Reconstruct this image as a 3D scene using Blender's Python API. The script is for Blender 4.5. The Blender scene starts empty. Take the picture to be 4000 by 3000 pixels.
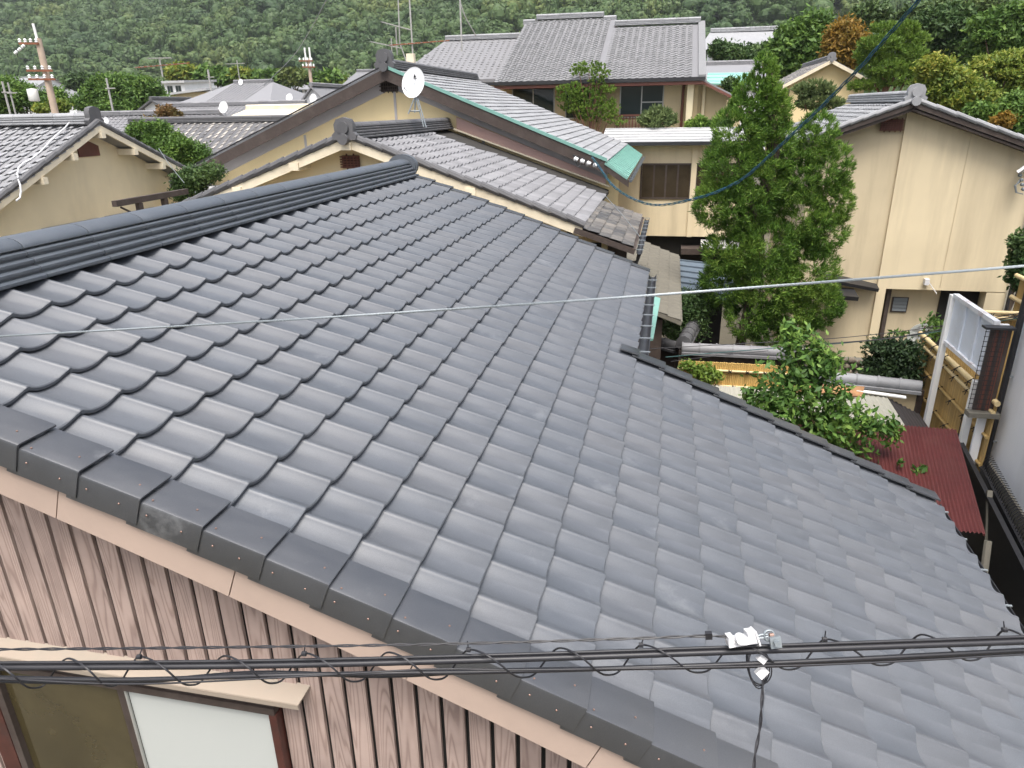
import bpy, math, random
import numpy as np
from mathutils import Vector, Matrix
R = math.radians
rnd = random.Random(7)
nrg = np.random.default_rng(11)
scene = bpy.context.scene
col = scene.collection

# ---------------------------------------------------------------- camera
CAM = np.array([3.5584, -2.2343, 6.2])
MC = np.array([[0.9782003, 0.20696115, -0.01706636],      # camera right
               [0.05920902, -0.35673234, -0.93232844],    # camera down
               [-0.19904389, 0.91099348, -0.36120965]])   # camera forward
FPX = 2773.0                                              # focal length in pixels of the 4000 px wide photograph
cd = bpy.data.cameras.new('camera'); cam = bpy.data.objects.new('camera', cd); col.objects.link(cam)
cd.sensor_fit = 'HORIZONTAL'; cd.sensor_width = 36.0; cd.lens = 36.0*FPX/4000.0
cd.clip_start = 0.05; cd.clip_end = 4000.0
m4 = Matrix(((MC[0][0], -MC[1][0], -MC[2][0], CAM[0]), (MC[0][1], -MC[1][1], -MC[2][1], CAM[1]),
             (MC[0][2], -MC[1][2], -MC[2][2], CAM[2]), (0, 0, 0, 1)))
cam.matrix_world = m4
scene.camera = cam

# ---------------------------------------------------------------- world, sun, exposure
SUN_EL, SUN_AZ = R(68), R(170)
w = bpy.data.worlds.new('World'); scene.world = w; w.use_nodes = True
nt = w.node_tree; nt.nodes.clear()
sky = nt.nodes.new('ShaderNodeTexSky'); sky.sky_type = 'NISHITA'; sky.sun_disc = False
sky.sun_elevation = SUN_EL; sky.sun_rotation = SUN_AZ
sky.air_density = 1.0; sky.dust_density = 6.0; sky.ozone_density = 1.0
hs = nt.nodes.new('ShaderNodeHueSaturation'); hs.inputs['Saturation'].default_value = 0.6
bg = nt.nodes.new('ShaderNodeBackground'); bg.inputs['Strength'].default_value = 0.11
wo = nt.nodes.new('ShaderNodeOutputWorld')
nt.links.new(sky.outputs[0], hs.inputs['Color']); nt.links.new(hs.outputs[0], bg.inputs[0]); nt.links.new(bg.outputs[0], wo.inputs[0])
sl = bpy.data.lights.new('sun', 'SUN'); sl.energy = 1.5; sl.angle = R(32); sl.color = (1.0, 0.97, 0.92)
so = bpy.data.objects.new('sun', sl); col.objects.link(so)
sd = Vector((math.sin(SUN_AZ)*math.cos(SUN_EL), math.cos(SUN_AZ)*math.cos(SUN_EL), math.sin(SUN_EL)))
so.rotation_euler = sd.to_track_quat('Z', 'Y').to_euler()
so.location = (0, 0, 60)
vs = scene.view_settings
vs.view_transform = 'Standard'; vs.look = 'None'; vs.gamma = 1.0; vs.use_curve_mapping = False
vs.exposure = 1.32
scene.cycles.use_denoising = True
scene.cycles.max_bounces = 6

# ---------------------------------------------------------------- measuring helpers
def ray(x, y):
    return MC.T @ np.array([(x-2000)/FPX, (y-1500)/FPX, 1.0])
def at(x, y, X=None, Y=None, Z=None, D=None):
    d = ray(x, y)
    t = (X-CAM[0])/d[0] if X is not None else (Y-CAM[1])/d[1] if Y is not None else (Z-CAM[2])/d[2] if Z is not None else D
    return CAM + t*d
def project(P):
    c = MC @ (np.asarray(P, float)-CAM)
    return 2000+FPX*c[0]/c[2], 1500+FPX*c[1]/c[2], c[2]

# ---------------------------------------------------------------- mesh helpers
class MB:
    def __init__(s): s.v = []; s.f = []
    def add(s, vs, fs):
        o = len(s.v); s.v += [tuple(map(float, v)) for v in vs]; s.f += [tuple(i+o for i in f) for f in fs]; return s
    def box(s, x0, x1, y0, y1, z0, z1):
        return s.add([(x0,y0,z0),(x1,y0,z0),(x1,y1,z0),(x0,y1,z0),(x0,y0,z1),(x1,y0,z1),(x1,y1,z1),(x0,y1,z1)],
                     [(0,3,2,1),(4,5,6,7),(0,1,5,4),(1,2,6,5),(2,3,7,6),(3,0,4,7)])
    def prism(s, poly, axis, a, b):
        n = len(poly)
        def P(p, t): return (p[0], t, p[1]) if axis == 'y' else (t, p[0], p[1]) if axis == 'x' else (p[0], p[1], t)
        return s.add([P(p, a) for p in poly]+[P(p, b) for p in poly],
                     [tuple(range(n)), tuple(range(2*n-1, n-1, -1))]+[(i, i+n, (i+1) % n+n, (i+1) % n) for i in range(n)])
    def slab(s, q, t):
        q = [Vector(p) for p in q]; n = (q[1]-q[0]).cross(q[-1]-q[0]).normalized()*t; k = len(q)
        return s.add(q+[p-n for p in q], [tuple(range(k)), tuple(range(2*k-1, k-1, -1))]+[(i, i+k, (i+1) % k+k, (i+1) % k) for i in range(k)])
    def quad(s, *q): return s.add(q, [tuple(range(len(q)))])
    def bar(s, a, b, wd, ht, up=(0, 0, 1)):
        a = Vector(a); b = Vector(b); d = (b-a).normalized(); u = Vector(up); r = d.cross(u)
        if r.length < 1e-5: r = d.cross(Vector((1, 0, 0)))
        r.normalize(); u = r.cross(d); r *= wd/2; u *= ht/2
        return s.add([a-r-u, a+r-u, a+r+u, a-r+u, b-r-u, b+r-u, b+r+u, b-r+u],
                     [(0,1,2,3),(7,6,5,4),(0,4,5,1),(1,5,6,2),(2,6,7,3),(3,7,4,0)])
    def tube(s, path, r, n=6, cap=True):
        path = [Vector(p) for p in path]; k = len(path)
        rs = r if isinstance(r, (list, tuple)) else [r]*k
        t = (path[1]-path[0]).normalized(); a = t.orthogonal().normalized(); vs = []
        for i, p in enumerate(path):
            t = (path[min(i+1, k-1)]-path[max(i-1, 0)]).normalized()
            a = (a-t*a.dot(t)); a = a.normalized() if a.length > 1e-6 else t.orthogonal().normalized(); b = t.cross(a)
            for j in range(n):
                q = 2*math.pi*j/n; vs.append(p+(a*math.cos(q)+b*math.sin(q))*rs[i])
        fs = [(i*n+j, i*n+(j+1) % n, (i+1)*n+(j+1) % n, (i+1)*n+j) for i in range(k-1) for j in range(n)]
        if cap: fs += [tuple(range(n-1, -1, -1)), tuple(range((k-1)*n, k*n))]
        return s.add(vs, fs)
    def loft(s, rings, close=False, cap=True):
        n = len(rings[0]); k = len(rings); vs = [p for r in rings for p in r]
        m = n if close else n-1
        fs = [(i*n+j, i*n+(j+1) % n, (i+1)*n+(j+1) % n, (i+1)*n+j) for i in range(k-1) for j in range(m)]
        if cap and close: fs += [tuple(range(n-1, -1, -1)), tuple(range((k-1)*n, k*n))]
        return s.add(vs, fs)
    def lathe(s, prof, c, axis=(0, 0, 1), n=12):
        ax = Vector(axis).normalized(); a = ax.orthogonal().normalized(); b = ax.cross(a); c = Vector(c)
        rings = [[c+ax*h+(a*math.cos(2*math.pi*j/n)+b*math.sin(2*math.pi*j/n))*r for j in range(n)] for r, h in prof]
        return s.loft(rings, close=True)
    def mesh(s, name, mat, smooth=None):
        me = bpy.data.meshes.new(name); me.from_pydata(s.v, [], s.f); me.update()
        if mat: me.materials.append(mat)
        if smooth is not None: shade(me, smooth)
        return me
    def build(s, name, mat, parent=None, smooth=None):
        return link(name, s.mesh(name, mat, smooth), parent)
def shade(me, ang):
    me.shade_smooth(); me.set_sharp_from_angle(angle=R(ang))
def link(name, me, parent=None):
    o = bpy.data.objects.new(name, me); col.objects.link(o)
    if parent is not None: o.parent = parent; o.matrix_parent_inverse = wmat(parent).inverted()
    return o
def wmat(o):
    return o.matrix_basis.copy() if o.parent is None else wmat(o.parent) @ o.matrix_parent_inverse @ o.matrix_basis
def tag(o, label=None, cat=None, group=None, kind=None):
    if label: o['label'] = label
    if cat: o['category'] = cat
    if group: o['group'] = group
    if kind: o['kind'] = kind
    return o
def thing(name, label, cat, loc=(0, 0, 0), rz=0, group=None):
    o = bpy.data.objects.new(name, None); col.objects.link(o); o.location = loc; o.rotation_euler = (0, 0, rz)
    o.empty_display_size = 0.2
    return tag(o, label, cat, group, 'thing' if name.endswith('wall') else None)
def arr_mesh(name, V, F, mat):
    me = bpy.data.meshes.new(name); V = np.asarray(V, np.float32); F = np.asarray(F, np.int32); k = F.shape[1]
    me.vertices.add(len(V)); me.vertices.foreach_set('co', V.ravel())
    me.loops.add(F.size); me.loops.foreach_set('vertex_index', F.ravel())
    me.polygons.add(len(F)); me.polygons.foreach_set('loop_start', np.arange(0, F.size, k, dtype=np.int32))
    me.polygons.foreach_set('loop_total', np.full(len(F), k, np.int32)); me.update(calc_edges=True)
    if mat: me.materials.append(mat)
    return me

# ---------------------------------------------------------------- materials
MAT = {}
def nmat(name):
    m = bpy.data.materials.new(name); m.use_nodes = True; MAT[name] = m
    n = m.node_tree.nodes; b = n['Principled BSDF']; return m, n, m.node_tree.links, b
def ramp(n, stops):
    r = n.new('ShaderNodeValToRGB'); e = r.color_ramp.elements
    while len(e) > 1: e.remove(e[-1])
    e[0].position = stops[0][0]; e[0].color = (*stops[0][1], 1)
    for p, c in stops[1:]:
        x = e.new(p); x.color = (*c, 1)
    return r
def simple(name, c, rough=0.6, var=0.12, scale=6.0, metal=0.0, spec=0.5, bump=0.0, bscale=40.0, coords='Object', stretch=(1, 1, 1), isl=0.0, stain=None, coat=0.0):
    """base colour with soft noise variation, optional stain tint, per-piece variation and fine bump"""
    m, n, l, b = nmat(name)
    tc = n.new('ShaderNodeTexCoord'); mp = n.new('ShaderNodeMapping'); mp.inputs['Scale'].default_value = stretch
    l.new(tc.outputs[coords], mp.inputs[0])
    nz = n.new('ShaderNodeTexNoise'); nz.inputs['Scale'].default_value = scale; nz.inputs['Detail'].default_value = 6; nz.inputs['Roughness'].default_value = 0.6
    l.new(mp.outputs[0], nz.inputs['Vector'])
    rp = ramp(n, [(0.25, tuple(x*(1-var) for x in c)), (0.75, tuple(min(1, x*(1+var)) for x in c))]); l.new(nz.outputs['Fac'], rp.inputs[0])
    outc = rp.outputs[0]
    if stain:
        sc, ss, amt, st = stain
        mp2 = n.new('ShaderNodeMapping'); mp2.inputs['Scale'].default_value = st; l.new(tc.outputs[coords], mp2.inputs[0])
        z2 = n.new('ShaderNodeTexNoise'); z2.inputs['Scale'].default_value = ss; z2.inputs['Detail'].default_value = 8; z2.inputs['Roughness'].default_value = 0.65
        l.new(mp2.outputs[0], z2.inputs['Vector'])
        r2 = ramp(n, [(0.48, (0, 0, 0)), (0.75, (amt,)*3)]); l.new(z2.outputs['Fac'], r2.inputs[0])
        mx = n.new('ShaderNodeMix'); mx.data_type = 'RGBA'; l.new(r2.outputs[0], mx.inputs['Factor']); l.new(outc, mx.inputs[6]); mx.inputs[7].default_value = (*sc, 1)
        outc = mx.outputs[2]
    if isl:
        g = n.new('ShaderNodeNewGeometry'); oi = n.new('ShaderNodeObjectInfo')
        ad = n.new('ShaderNodeMath'); ad.operation = 'ADD'; l.new(g.outputs['Random Per Island'], ad.inputs[0]); l.new(oi.outputs['Random'], ad.inputs[1])
        fr = n.new('ShaderNodeMath'); fr.operation = 'FRACT'; l.new(ad.outputs[0], fr.inputs[0])
        mr = n.new('ShaderNodeMapRange'); mr.inputs['To Min'].default_value = 1-isl; mr.inputs['To Max'].default_value = 1+isl; l.new(fr.outputs[0], mr.inputs[0])
        vm = n.new('ShaderNodeVectorMath'); vm.operation = 'SCALE'; l.new(outc, vm.inputs[0]); l.new(mr.outputs[0], vm.inputs['Scale']); outc = vm.outputs[0]
    l.new(outc, b.inputs['Base Color'])
    b.inputs['Roughness'].default_value = rough; b.inputs['Metallic'].default_value = metal; b.inputs['Specular IOR Level'].default_value = spec
    if coat: b.inputs['Coat Weight'].default_value = coat
    if bump:
        z3 = n.new('ShaderNodeTexNoise'); z3.inputs['Scale'].default_value = bscale; z3.inputs['Detail'].default_value = 5; l.new(mp.outputs[0], z3.inputs['Vector'])
        bp = n.new('ShaderNodeBump'); bp.inputs['Strength'].default_value = bump; bp.inputs['Distance'].default_value = 0.01
        l.new(z3.outputs['Fac'], bp.inputs['Height']); l.new(bp.outputs[0], b.inputs['Normal'])
    return m
def foliage(name, c0, c1, c2=None, nscale=1.2, trans=0.35, isl=0.3):
    """leaf material: colour drifts between clumps (object-space noise) and from leaf to leaf"""
    m, n, l, b = nmat(name)
    tc = n.new('ShaderNodeTexCoord'); nz = n.new('ShaderNodeTexNoise'); nz.inputs['Scale'].default_value = nscale; nz.inputs['Detail'].default_value = 3
    oi = n.new('ShaderNodeObjectInfo'); va = n.new('ShaderNodeVectorMath'); va.operation = 'ADD'
    l.new(tc.outputs['Object'], va.inputs[0]); l.new(oi.outputs['Location'], va.inputs[1]); l.new(va.outputs[0], nz.inputs['Vector'])
    g = n.new('ShaderNodeNewGeometry')
    ad = n.new('ShaderNodeMath'); ad.operation = 'MULTIPLY_ADD'; l.new(g.outputs['Random Per Island'], ad.inputs[0]); ad.inputs[1].default_value = isl*1.4; l.new(nz.outputs['Fac'], ad.inputs[2])
    su = n.new('ShaderNodeMath'); su.operation = 'SUBTRACT'; l.new(ad.outputs[0], su.inputs[0]); su.inputs[1].default_value = isl*0.7
    st = [(0.25, c0), (0.75, c1)] if c2 is None else [(0.28, c0), (0.55, c1), (0.85, c2)]
    rp = ramp(n, st); l.new(su.outputs[0], rp.inputs[0]); l.new(rp.outputs[0], b.inputs['Base Color'])
    b.inputs['Roughness'].default_value = 0.55; b.inputs['Specular IOR Level'].default_value = 0.3
    tr = n.new('ShaderNodeBsdfTranslucent'); l.new(rp.outputs[0], tr.inputs[0]); ms = n.new('ShaderNodeMixShader'); ms.inputs[0].default_value = trans
    l.new(b.outputs[0], ms.inputs[1]); l.new(tr.outputs[0], ms.inputs[2]); l.new(ms.outputs[0], n['Material Output'].inputs[0])
    return m
def tilemat(name, c, rough, isl, speck=0.15, spec=0.5, blotch=0.10, grain=0.15, tint=None, lichen=None, ior=1.5, scuff=0.0):
    m, n, l, b = nmat(name)
    tc = n.new('ShaderNodeTexCoord'); oi = n.new('ShaderNodeObjectInfo')
    g = n.new('ShaderNodeNewGeometry')
    ad = n.new('ShaderNodeMath'); ad.operation = 'ADD'; l.new(g.outputs['Random Per Island'], ad.inputs[0]); l.new(oi.outputs['Random'], ad.inputs[1])
    fr = n.new('ShaderNodeMath'); fr.operation = 'FRACT'; l.new(ad.outputs[0], fr.inputs[0])
    cb = n.new('ShaderNodeCombineXYZ'); sc_ = n.new('ShaderNodeMath'); sc_.operation = 'MULTIPLY'; sc_.inputs[1].default_value = 37.0
    l.new(fr.outputs[0], sc_.inputs[0]); l.new(sc_.outputs[0], cb.inputs[0]); l.new(sc_.outputs[0], cb.inputs[2])
    va = n.new('ShaderNodeVectorMath'); va.operation = 'ADD'; l.new(tc.outputs['Object'], va.inputs[0]); l.new(cb.outputs[0], va.inputs[1])
    mp = n.new('ShaderNodeMapping'); mp.inputs['Scale'].default_value = (1.0, 3.0, 1.0); l.new(va.outputs[0], mp.inputs[0])
    nz = n.new('ShaderNodeTexNoise'); nz.inputs['Scale'].default_value = 3.0; nz.inputs['Detail'].default_value = 7; nz.inputs['Roughness'].default_value = 0.65; l.new(mp.outputs[0], nz.inputs['Vector'])
    mr = n.new('ShaderNodeMapRange'); mr.inputs['From Min'].default_value = 0.3; mr.inputs['From Max'].default_value = 0.7; mr.inputs['To Min'].default_value = 1-blotch; mr.inputs['To Max'].default_value = 1+blotch; l.new(nz.outputs['Fac'], mr.inputs[0])
    ri = n.new('ShaderNodeMapRange'); ri.inputs['To Min'].default_value = 1-isl; ri.inputs['To Max'].default_value = 1+isl; l.new(fr.outputs[0], ri.inputs[0])
    z2 = n.new('ShaderNodeTexNoise'); z2.inputs['Scale'].default_value = 260.0; z2.inputs['Detail'].default_value = 2; l.new(va.outputs[0], z2.inputs['Vector'])
    r2 = n.new('ShaderNodeMapRange'); r2.inputs['From Min'].default_value = 0.3; r2.inputs['From Max'].default_value = 0.7; r2.inputs['To Min'].default_value = 1-speck; r2.inputs['To Max'].default_value = 1+speck; l.new(z2.outputs['Fac'], r2.inputs[0])
    a1 = n.new('ShaderNodeMath'); a1.operation = 'MULTIPLY'; l.new(mr.outputs[0], a1.inputs[0]); l.new(ri.outputs[0], a1.inputs[1])
    a2 = n.new('ShaderNodeMath'); a2.operation = 'MULTIPLY'; l.new(a1.outputs[0], a2.inputs[0]); l.new(r2.outputs[0], a2.inputs[1])
    hue = ramp(n, [(0.0, c), (1.0, tint or c)]); l.new(fr.outputs[0], hue.inputs[0])
    src = hue.outputs[0]
    if lichen:
        z4 = n.new('ShaderNodeTexNoise'); z4.inputs['Scale'].default_value = 9.0; z4.inputs['Detail'].default_value = 6; l.new(va.outputs[0], z4.inputs['Vector'])
        r4 = ramp(n, [(0.52, (0, 0, 0)), (0.68, (1, 1, 1))]); l.new(z4.outputs['Fac'], r4.inputs[0])
        mx = n.new('ShaderNodeMix'); mx.data_type = 'RGBA'; l.new(r4.outputs[0], mx.inputs['Factor']); l.new(src, mx.inputs[6]); mx.inputs[7].default_value = (*lichen, 1); src = mx.outputs[2]
    vm = n.new('ShaderNodeVectorMath'); vm.operation = 'SCALE'; l.new(src, vm.inputs[0]); l.new(a2.outputs[0], vm.inputs['Scale'])
    oc = vm.outputs[0]
    if scuff:                                            # pale scuffs and dusty water marks, sparse
        z5 = n.new('ShaderNodeTexNoise'); z5.inputs['Scale'].default_value = 2.2; z5.inputs['Detail'].default_value = 10; z5.inputs['Roughness'].default_value = 0.72; l.new(va.outputs[0], z5.inputs['Vector'])
        r5 = ramp(n, [(0.60, (0, 0, 0)), (0.74, (scuff,)*3)]); l.new(z5.outputs['Fac'], r5.inputs[0])
        m5 = n.new('ShaderNodeMix'); m5.data_type = 'RGBA'; l.new(r5.outputs[0], m5.inputs['Factor']); l.new(oc, m5.inputs[6]); m5.inputs[7].default_value = (.30, .31, .32, 1); oc = m5.outputs[2]
    l.new(oc, b.inputs['Base Color'])
    rr = n.new('ShaderNodeMapRange'); rr.inputs['From Min'].default_value = 0.3; rr.inputs['From Max'].default_value = 0.7; rr.inputs['To Min'].default_value = rough-0.06; rr.inputs['To Max'].default_value = rough+0.10; l.new(nz.outputs['Fac'], rr.inputs[0])
    l.new(rr.outputs[0], b.inputs['Roughness']); b.inputs['Specular IOR Level'].default_value = spec; b.inputs['IOR'].default_value = ior
    bp = n.new('ShaderNodeBump'); bp.inputs['Strength'].default_value = grain; bp.inputs['Distance'].default_value = 0.002; l.new(z2.outputs['Fac'], bp.inputs['Height']); l.new(bp.outputs[0], b.inputs['Normal'])
    return m
tilemat('new_tile', (0.070, 0.080, 0.096), 0.54, 0.06, tint=(0.076, 0.082, 0.093), spec=0.95, blotch=0.14, ior=1.55, scuff=0.28)
tilemat('verge_metal', (0.028, 0.031, 0.037), 0.40, 0.06, spec=1.0, speck=0.3, ior=1.7, scuff=0.4)
tilemat('ridge_new', (0.058, 0.069, 0.084), 0.45, 0.05, spec=0.9, ior=1.6)
tilemat('grey_tile', (0.20, 0.20, 0.21), 0.55, 0.14, spec=0.4)
tilemat('mid_tile', (0.185, 0.187, 0.192), 0.6, 0.15, spec=0.35)
tilemat('silver_tile', (0.26, 0.265, 0.275), 0.6, 0.16, spec=0.35)
tilemat('old_tile', (0.080, 0.078, 0.078), 0.45, 0.30, tint=(0.125, 0.112, 0.098), spec=0.5, lichen=(0.14, 0.132, 0.118))
tilemat('mixed_tile', (0.15, 0.15, 0.16), 0.55, 0.45, tint=(0.30, 0.28, 0.25), spec=0.4)
tilemat('dark_ridge', (0.10, 0.10, 0.105), 0.5, 0.12, spec=0.4)
simple('plaster_cream', (0.78, 0.67, 0.45), 0.85, 0.06, 1.3, bump=0.08, bscale=120, stain=((0.50, 0.42, 0.29), 0.9, 0.5, (1, 1, 0.25)))
simple('plaster_yellow', (0.76, 0.62, 0.35), 0.85, 0.05, 1.0, bump=0.05, bscale=120, stain=((0.6, 0.48, 0.28), 0.7, 0.4, (1, 1, 0.4)))
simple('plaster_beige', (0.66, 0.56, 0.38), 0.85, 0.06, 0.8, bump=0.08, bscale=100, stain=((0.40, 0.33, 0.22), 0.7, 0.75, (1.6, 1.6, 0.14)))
simple('plaster_beige_dark', (0.57, 0.48, 0.325), 0.85, 0.08, 0.8, bump=0.08, bscale=100, stain=((0.32, 0.265, 0.18), 0.8, 0.75, (1.6, 1.6, 0.16)))  # beige plaster in a darker tone
simple('plaster_tan', (0.60, 0.49, 0.30), 0.85, 0.06, 0.8, bump=0.06, bscale=100, stain=((0.36, 0.29, 0.18), 0.6, 0.5, (1.2, 1.2, 0.3)))
simple('cream_board', (0.74, 0.66, 0.50), 0.6, 0.06, 4.0, stain=((0.45, 0.38, 0.27), 3, 0.5, (1, 1, 1)))
simple('fascia_paint', (0.45, 0.345, 0.285), 0.55, 0.05, 2.0, stain=((0.36, 0.28, 0.235), 2.2, 0.6, (1, 1, 1)), bump=0.03)
simple('dark_wood', (0.050, 0.036, 0.030), 0.7, 0.25, 3.0, stretch=(6, 1, 6), stain=((0.10, 0.08, 0.07), 3, 0.7, (1, 1, 1)))
simple('red_wood', (0.13, 0.045, 0.03), 0.6, 0.2, 4.0)
simple('grey_trim', (0.42, 0.40, 0.40), 0.7, 0.08, 2.0)
simple('pink_flashing', (0.50, 0.33, 0.29), 0.6, 0.06, 2.0)
simple('copper_green', (0.17, 0.34, 0.295), 0.6, 0.10, 3.0, stain=((0.15, 0.27, 0.25), 4, 0.5, (1, 1, 1)))
simple('white_paint', (0.78, 0.78, 0.76), 0.5, 0.03, 2.0)
simple('white_wall', (0.84, 0.85, 0.86), 0.8, 0.04, 1.0, bump=0.05, stain=((0.58, 0.58, 0.56), 1.5, 0.4, (1, 1, 0.3)))
simple('rusty_white', (0.66, 0.68, 0.71), 0.5, 0.06, 2.0, stain=((0.24, 0.11, 0.06), 3.5, 0.75, (1, 1, 1)))
simple('blue_white', (0.62, 0.67, 0.74), 0.5, 0.05, 2.0, stain=((0.50, 0.50, 0.50), 3.0, 0.5, (1, 1, 1)))
simple('black_metal', (0.018, 0.018, 0.020), 0.5, 0.2, 10)
simple('dark_plastic', (0.025, 0.026, 0.030), 0.4, 0.1, 10)
simple('painted_void', (0.012, 0.011, 0.010), 0.9, 0.2, 4)  # near-black surface, painted in for the darkness of openings and gaps
simple('deck_dark', (0.03, 0.028, 0.026), 0.9, 0.2, 4)
simple('concrete', (0.145, 0.135, 0.11), 0.9, 0.15, 3.0, bump=0.2, bscale=50, stain=((0.14, 0.13, 0.10), 2.0, 0.7, (1, 1, 0.4)))
simple('ground_soil', (0.11, 0.10, 0.075), 0.95, 0.3, 0.8, bump=0.3, bscale=8)
simple('bamboo', (0.46, 0.31, 0.115), 0.5, 0.12, 5.0, isl=0.14, stretch=(4, 4, 0.6), stain=((0.26, 0.17, 0.07), 5, 0.6, (1, 1, 1)))
simple('bamboo_fresh', (0.60, 0.40, 0.14), 0.45, 0.10, 5.0, isl=0.10, stretch=(4, 4, 0.6))
simple('bamboo_rail', (0.60, 0.47, 0.25), 0.45, 0.12, 6.0, isl=0.08)
simple('rope_black', (0.015, 0.012, 0.012), 0.9, 0.2, 30)
simple('red_metal', (0.085, 0.017, 0.016), 0.65, 0.18, 4.0, stain=((0.10, 0.03, 0.025), 2.5, 0.7, (1, 1, 1)), bump=0.05)
simple('corrugated_grey', (0.34, 0.33, 0.28), 0.6, 0.10, 3.0, stain=((0.26, 0.25, 0.19), 3, 0.6, (1, 1, 1)))
simple('corrugated_dark', (0.035, 0.03, 0.03), 0.6, 0.15, 3.0)
simple('galvanised', (0.30, 0.335, 0.355), 0.55, 0.08, 30, metal=0.6)
simple('cable_black', (0.022, 0.022, 0.026), 0.42, 0.1, 40, spec=0.4)
simple('cable_grey', (0.16, 0.18, 0.19), 0.5, 0.1, 40)
simple('cable_blue', (0.014, 0.075, 0.125), 0.45, 0.2, 10)
simple('cable_green', (0.010, 0.065, 0.065), 0.45, 0.2, 10)
simple('plastic_white', (0.60, 0.60, 0.61), 0.35, 0.02, 4)
simple('dish_white', (0.80, 0.81, 0.82), 0.4, 0.02, 3)
simple('screw_copper', (0.30, 0.20, 0.165), 0.4, 0.1, 30, metal=0.6)
simple('antenna_metal', (0.40, 0.39, 0.37), 0.5, 0.15, 8, metal=0.3)
simple('pole_concrete', (0.46, 0.36, 0.28), 0.8, 0.15, 3)
simple('rust', (0.22, 0.08, 0.04), 0.8, 0.3, 8)
simple('insulator', (0.75, 0.76, 0.76), 0.25, 0.03, 8)
simple('bark', (0.10, 0.075, 0.055), 0.9, 0.3, 6, stretch=(3, 3, 0.6), bump=0.4, bscale=20)
simple('bark_pine', (0.17, 0.09, 0.06), 0.9, 0.3, 6, bump=0.4, bscale=20)
simple('stone', (0.20, 0.165, 0.125), 0.9, 0.25, 5, isl=0.25, bump=0.3)
simple('window_frame', (0.40, 0.40, 0.38), 0.4, 0.05, 5, metal=0.4)
simple('glass_dark', (0.035, 0.05, 0.05), 0.04, 0.1, 1.0, spec=0.8)
simple('glass_frost', (0.062, 0.050, 0.024), 0.10, 0.45, 1.6, spec=0.6)
simple('shutter_white', (0.46, 0.48, 0.46), 0.45, 0.02, 1.0)
simple('orange_sheet', (0.36, 0.19, 0.085), 0.7, 0.4, 6, stain=((0.16, 0.06, 0.03), 4, 0.8, (1, 1, 1)))
simple('red_frame', (0.065, 0.020, 0.015), 0.5, 0.4, 9, stain=((0.03, 0.02, 0.02), 5, 0.9, (1, 1, 1)))
simple('teal_metal', (0.25, 0.48, 0.43), 0.5, 0.05, 2)
simple('white_roof', (0.46, 0.465, 0.47), 0.5, 0.05, 2, stain=((0.28, 0.28, 0.30), 1.5, 0.6, (1, 1, 1)))
simple('glass_brown', (0.050, 0.038, 0.024), 0.15, 0.3, 2.0, spec=0.6)
simple('blue_metal', (0.16, 0.20, 0.24), 0.4, 0.1, 3, metal=0.3)
simple('hood_paint', (0.30, 0.25, 0.20), 0.6, 0.06, 3, stain=((0.24, 0.22, 0.18), 3.0, 0.8, (1, 1, 1)))
# weathered plank: flat-sawn grain from distorted rings, shifted per board
def plankmat():
    m, n, l, b = nmat('plank')
    tc = n.new('ShaderNodeTexCoord'); oi = n.new('ShaderNodeObjectInfo'); cb = n.new('ShaderNodeCombineXYZ')
    k = n.new('ShaderNodeMath'); k.operation = 'MULTIPLY'; k.inputs[1].default_value = 53.0; l.new(oi.outputs['Random'], k.inputs[0]); l.new(k.outputs[0], cb.inputs[2]); l.new(k.outputs[0], cb.inputs[1])
    va = n.new('ShaderNodeVectorMath'); va.operation = 'ADD'; l.new(tc.outputs['Object'], va.inputs[0]); l.new(cb.outputs[0], va.inputs[1])
    mp = n.new('ShaderNodeMapping'); mp.inputs['Scale'].default_value = (1.0, 1.0, 0.055); l.new(va.outputs[0], mp.inputs[0])
    nz = n.new('ShaderNodeTexNoise'); nz.inputs['Scale'].default_value = 11.0; nz.inputs['Detail'].default_value = 1.0; nz.inputs['Distortion'].default_value = 0.15; l.new(mp.outputs[0], nz.inputs['Vector'])
    ms = n.new('ShaderNodeMath'); ms.operation = 'MULTIPLY'; ms.inputs[1].default_value = 95.0; l.new(nz.outputs['Fac'], ms.inputs[0])
    sn = n.new('ShaderNodeMath'); sn.operation = 'SINE'; l.new(ms.outputs[0], sn.inputs[0])
    z2 = n.new('ShaderNodeTexNoise'); z2.inputs['Scale'].default_value = 3.0; z2.inputs['Detail'].default_value = 5; l.new(va.outputs[0], z2.inputs['Vector'])
    rp = ramp(n, [(0.02, (0.295, 0.222, 0.195)), (0.22, (0.37, 0.287, 0.252)), (0.8, (0.41, 0.322, 0.285))])
    mr = n.new('ShaderNodeMapRange'); mr.inputs['From Min'].default_value = -1; l.new(sn.outputs[0], mr.inputs[0]); l.new(mr.outputs[0], rp.inputs[0])
    r2 = ramp(n, [(0.3, (0.72, 0.70, 0.70)), (0.7, (1.08, 1.05, 1.03))]); l.new(z2.outputs['Fac'], r2.inputs[0])
    mx = n.new('ShaderNodeMix'); mx.data_type = 'RGBA'; mx.blend_type = 'MULTIPLY'; mx.inputs['Factor'].default_value = 1.0; l.new(rp.outputs[0], mx.inputs[6]); l.new(r2.outputs[0], mx.inputs[7])
    l.new(mx.outputs[2], b.inputs['Base Color']); b.inputs['Roughness'].default_value = 0.75; b.inputs['Specular IOR Level'].default_value = 0.3
    bp = n.new('ShaderNodeBump'); bp.inputs['Strength'].default_value = 0.5; bp.inputs['Distance'].default_value = 0.002; l.new(mr.outputs[0], bp.inputs['Height']); l.new(bp.outputs[0], b.inputs['Normal'])
plankmat()
foliage('leaf_cedar', (0.061, 0.132, 0.020), (0.127, 0.237, 0.035), (0.259, 0.369, 0.066), 1.3, 0.30, 0.35)
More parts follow.
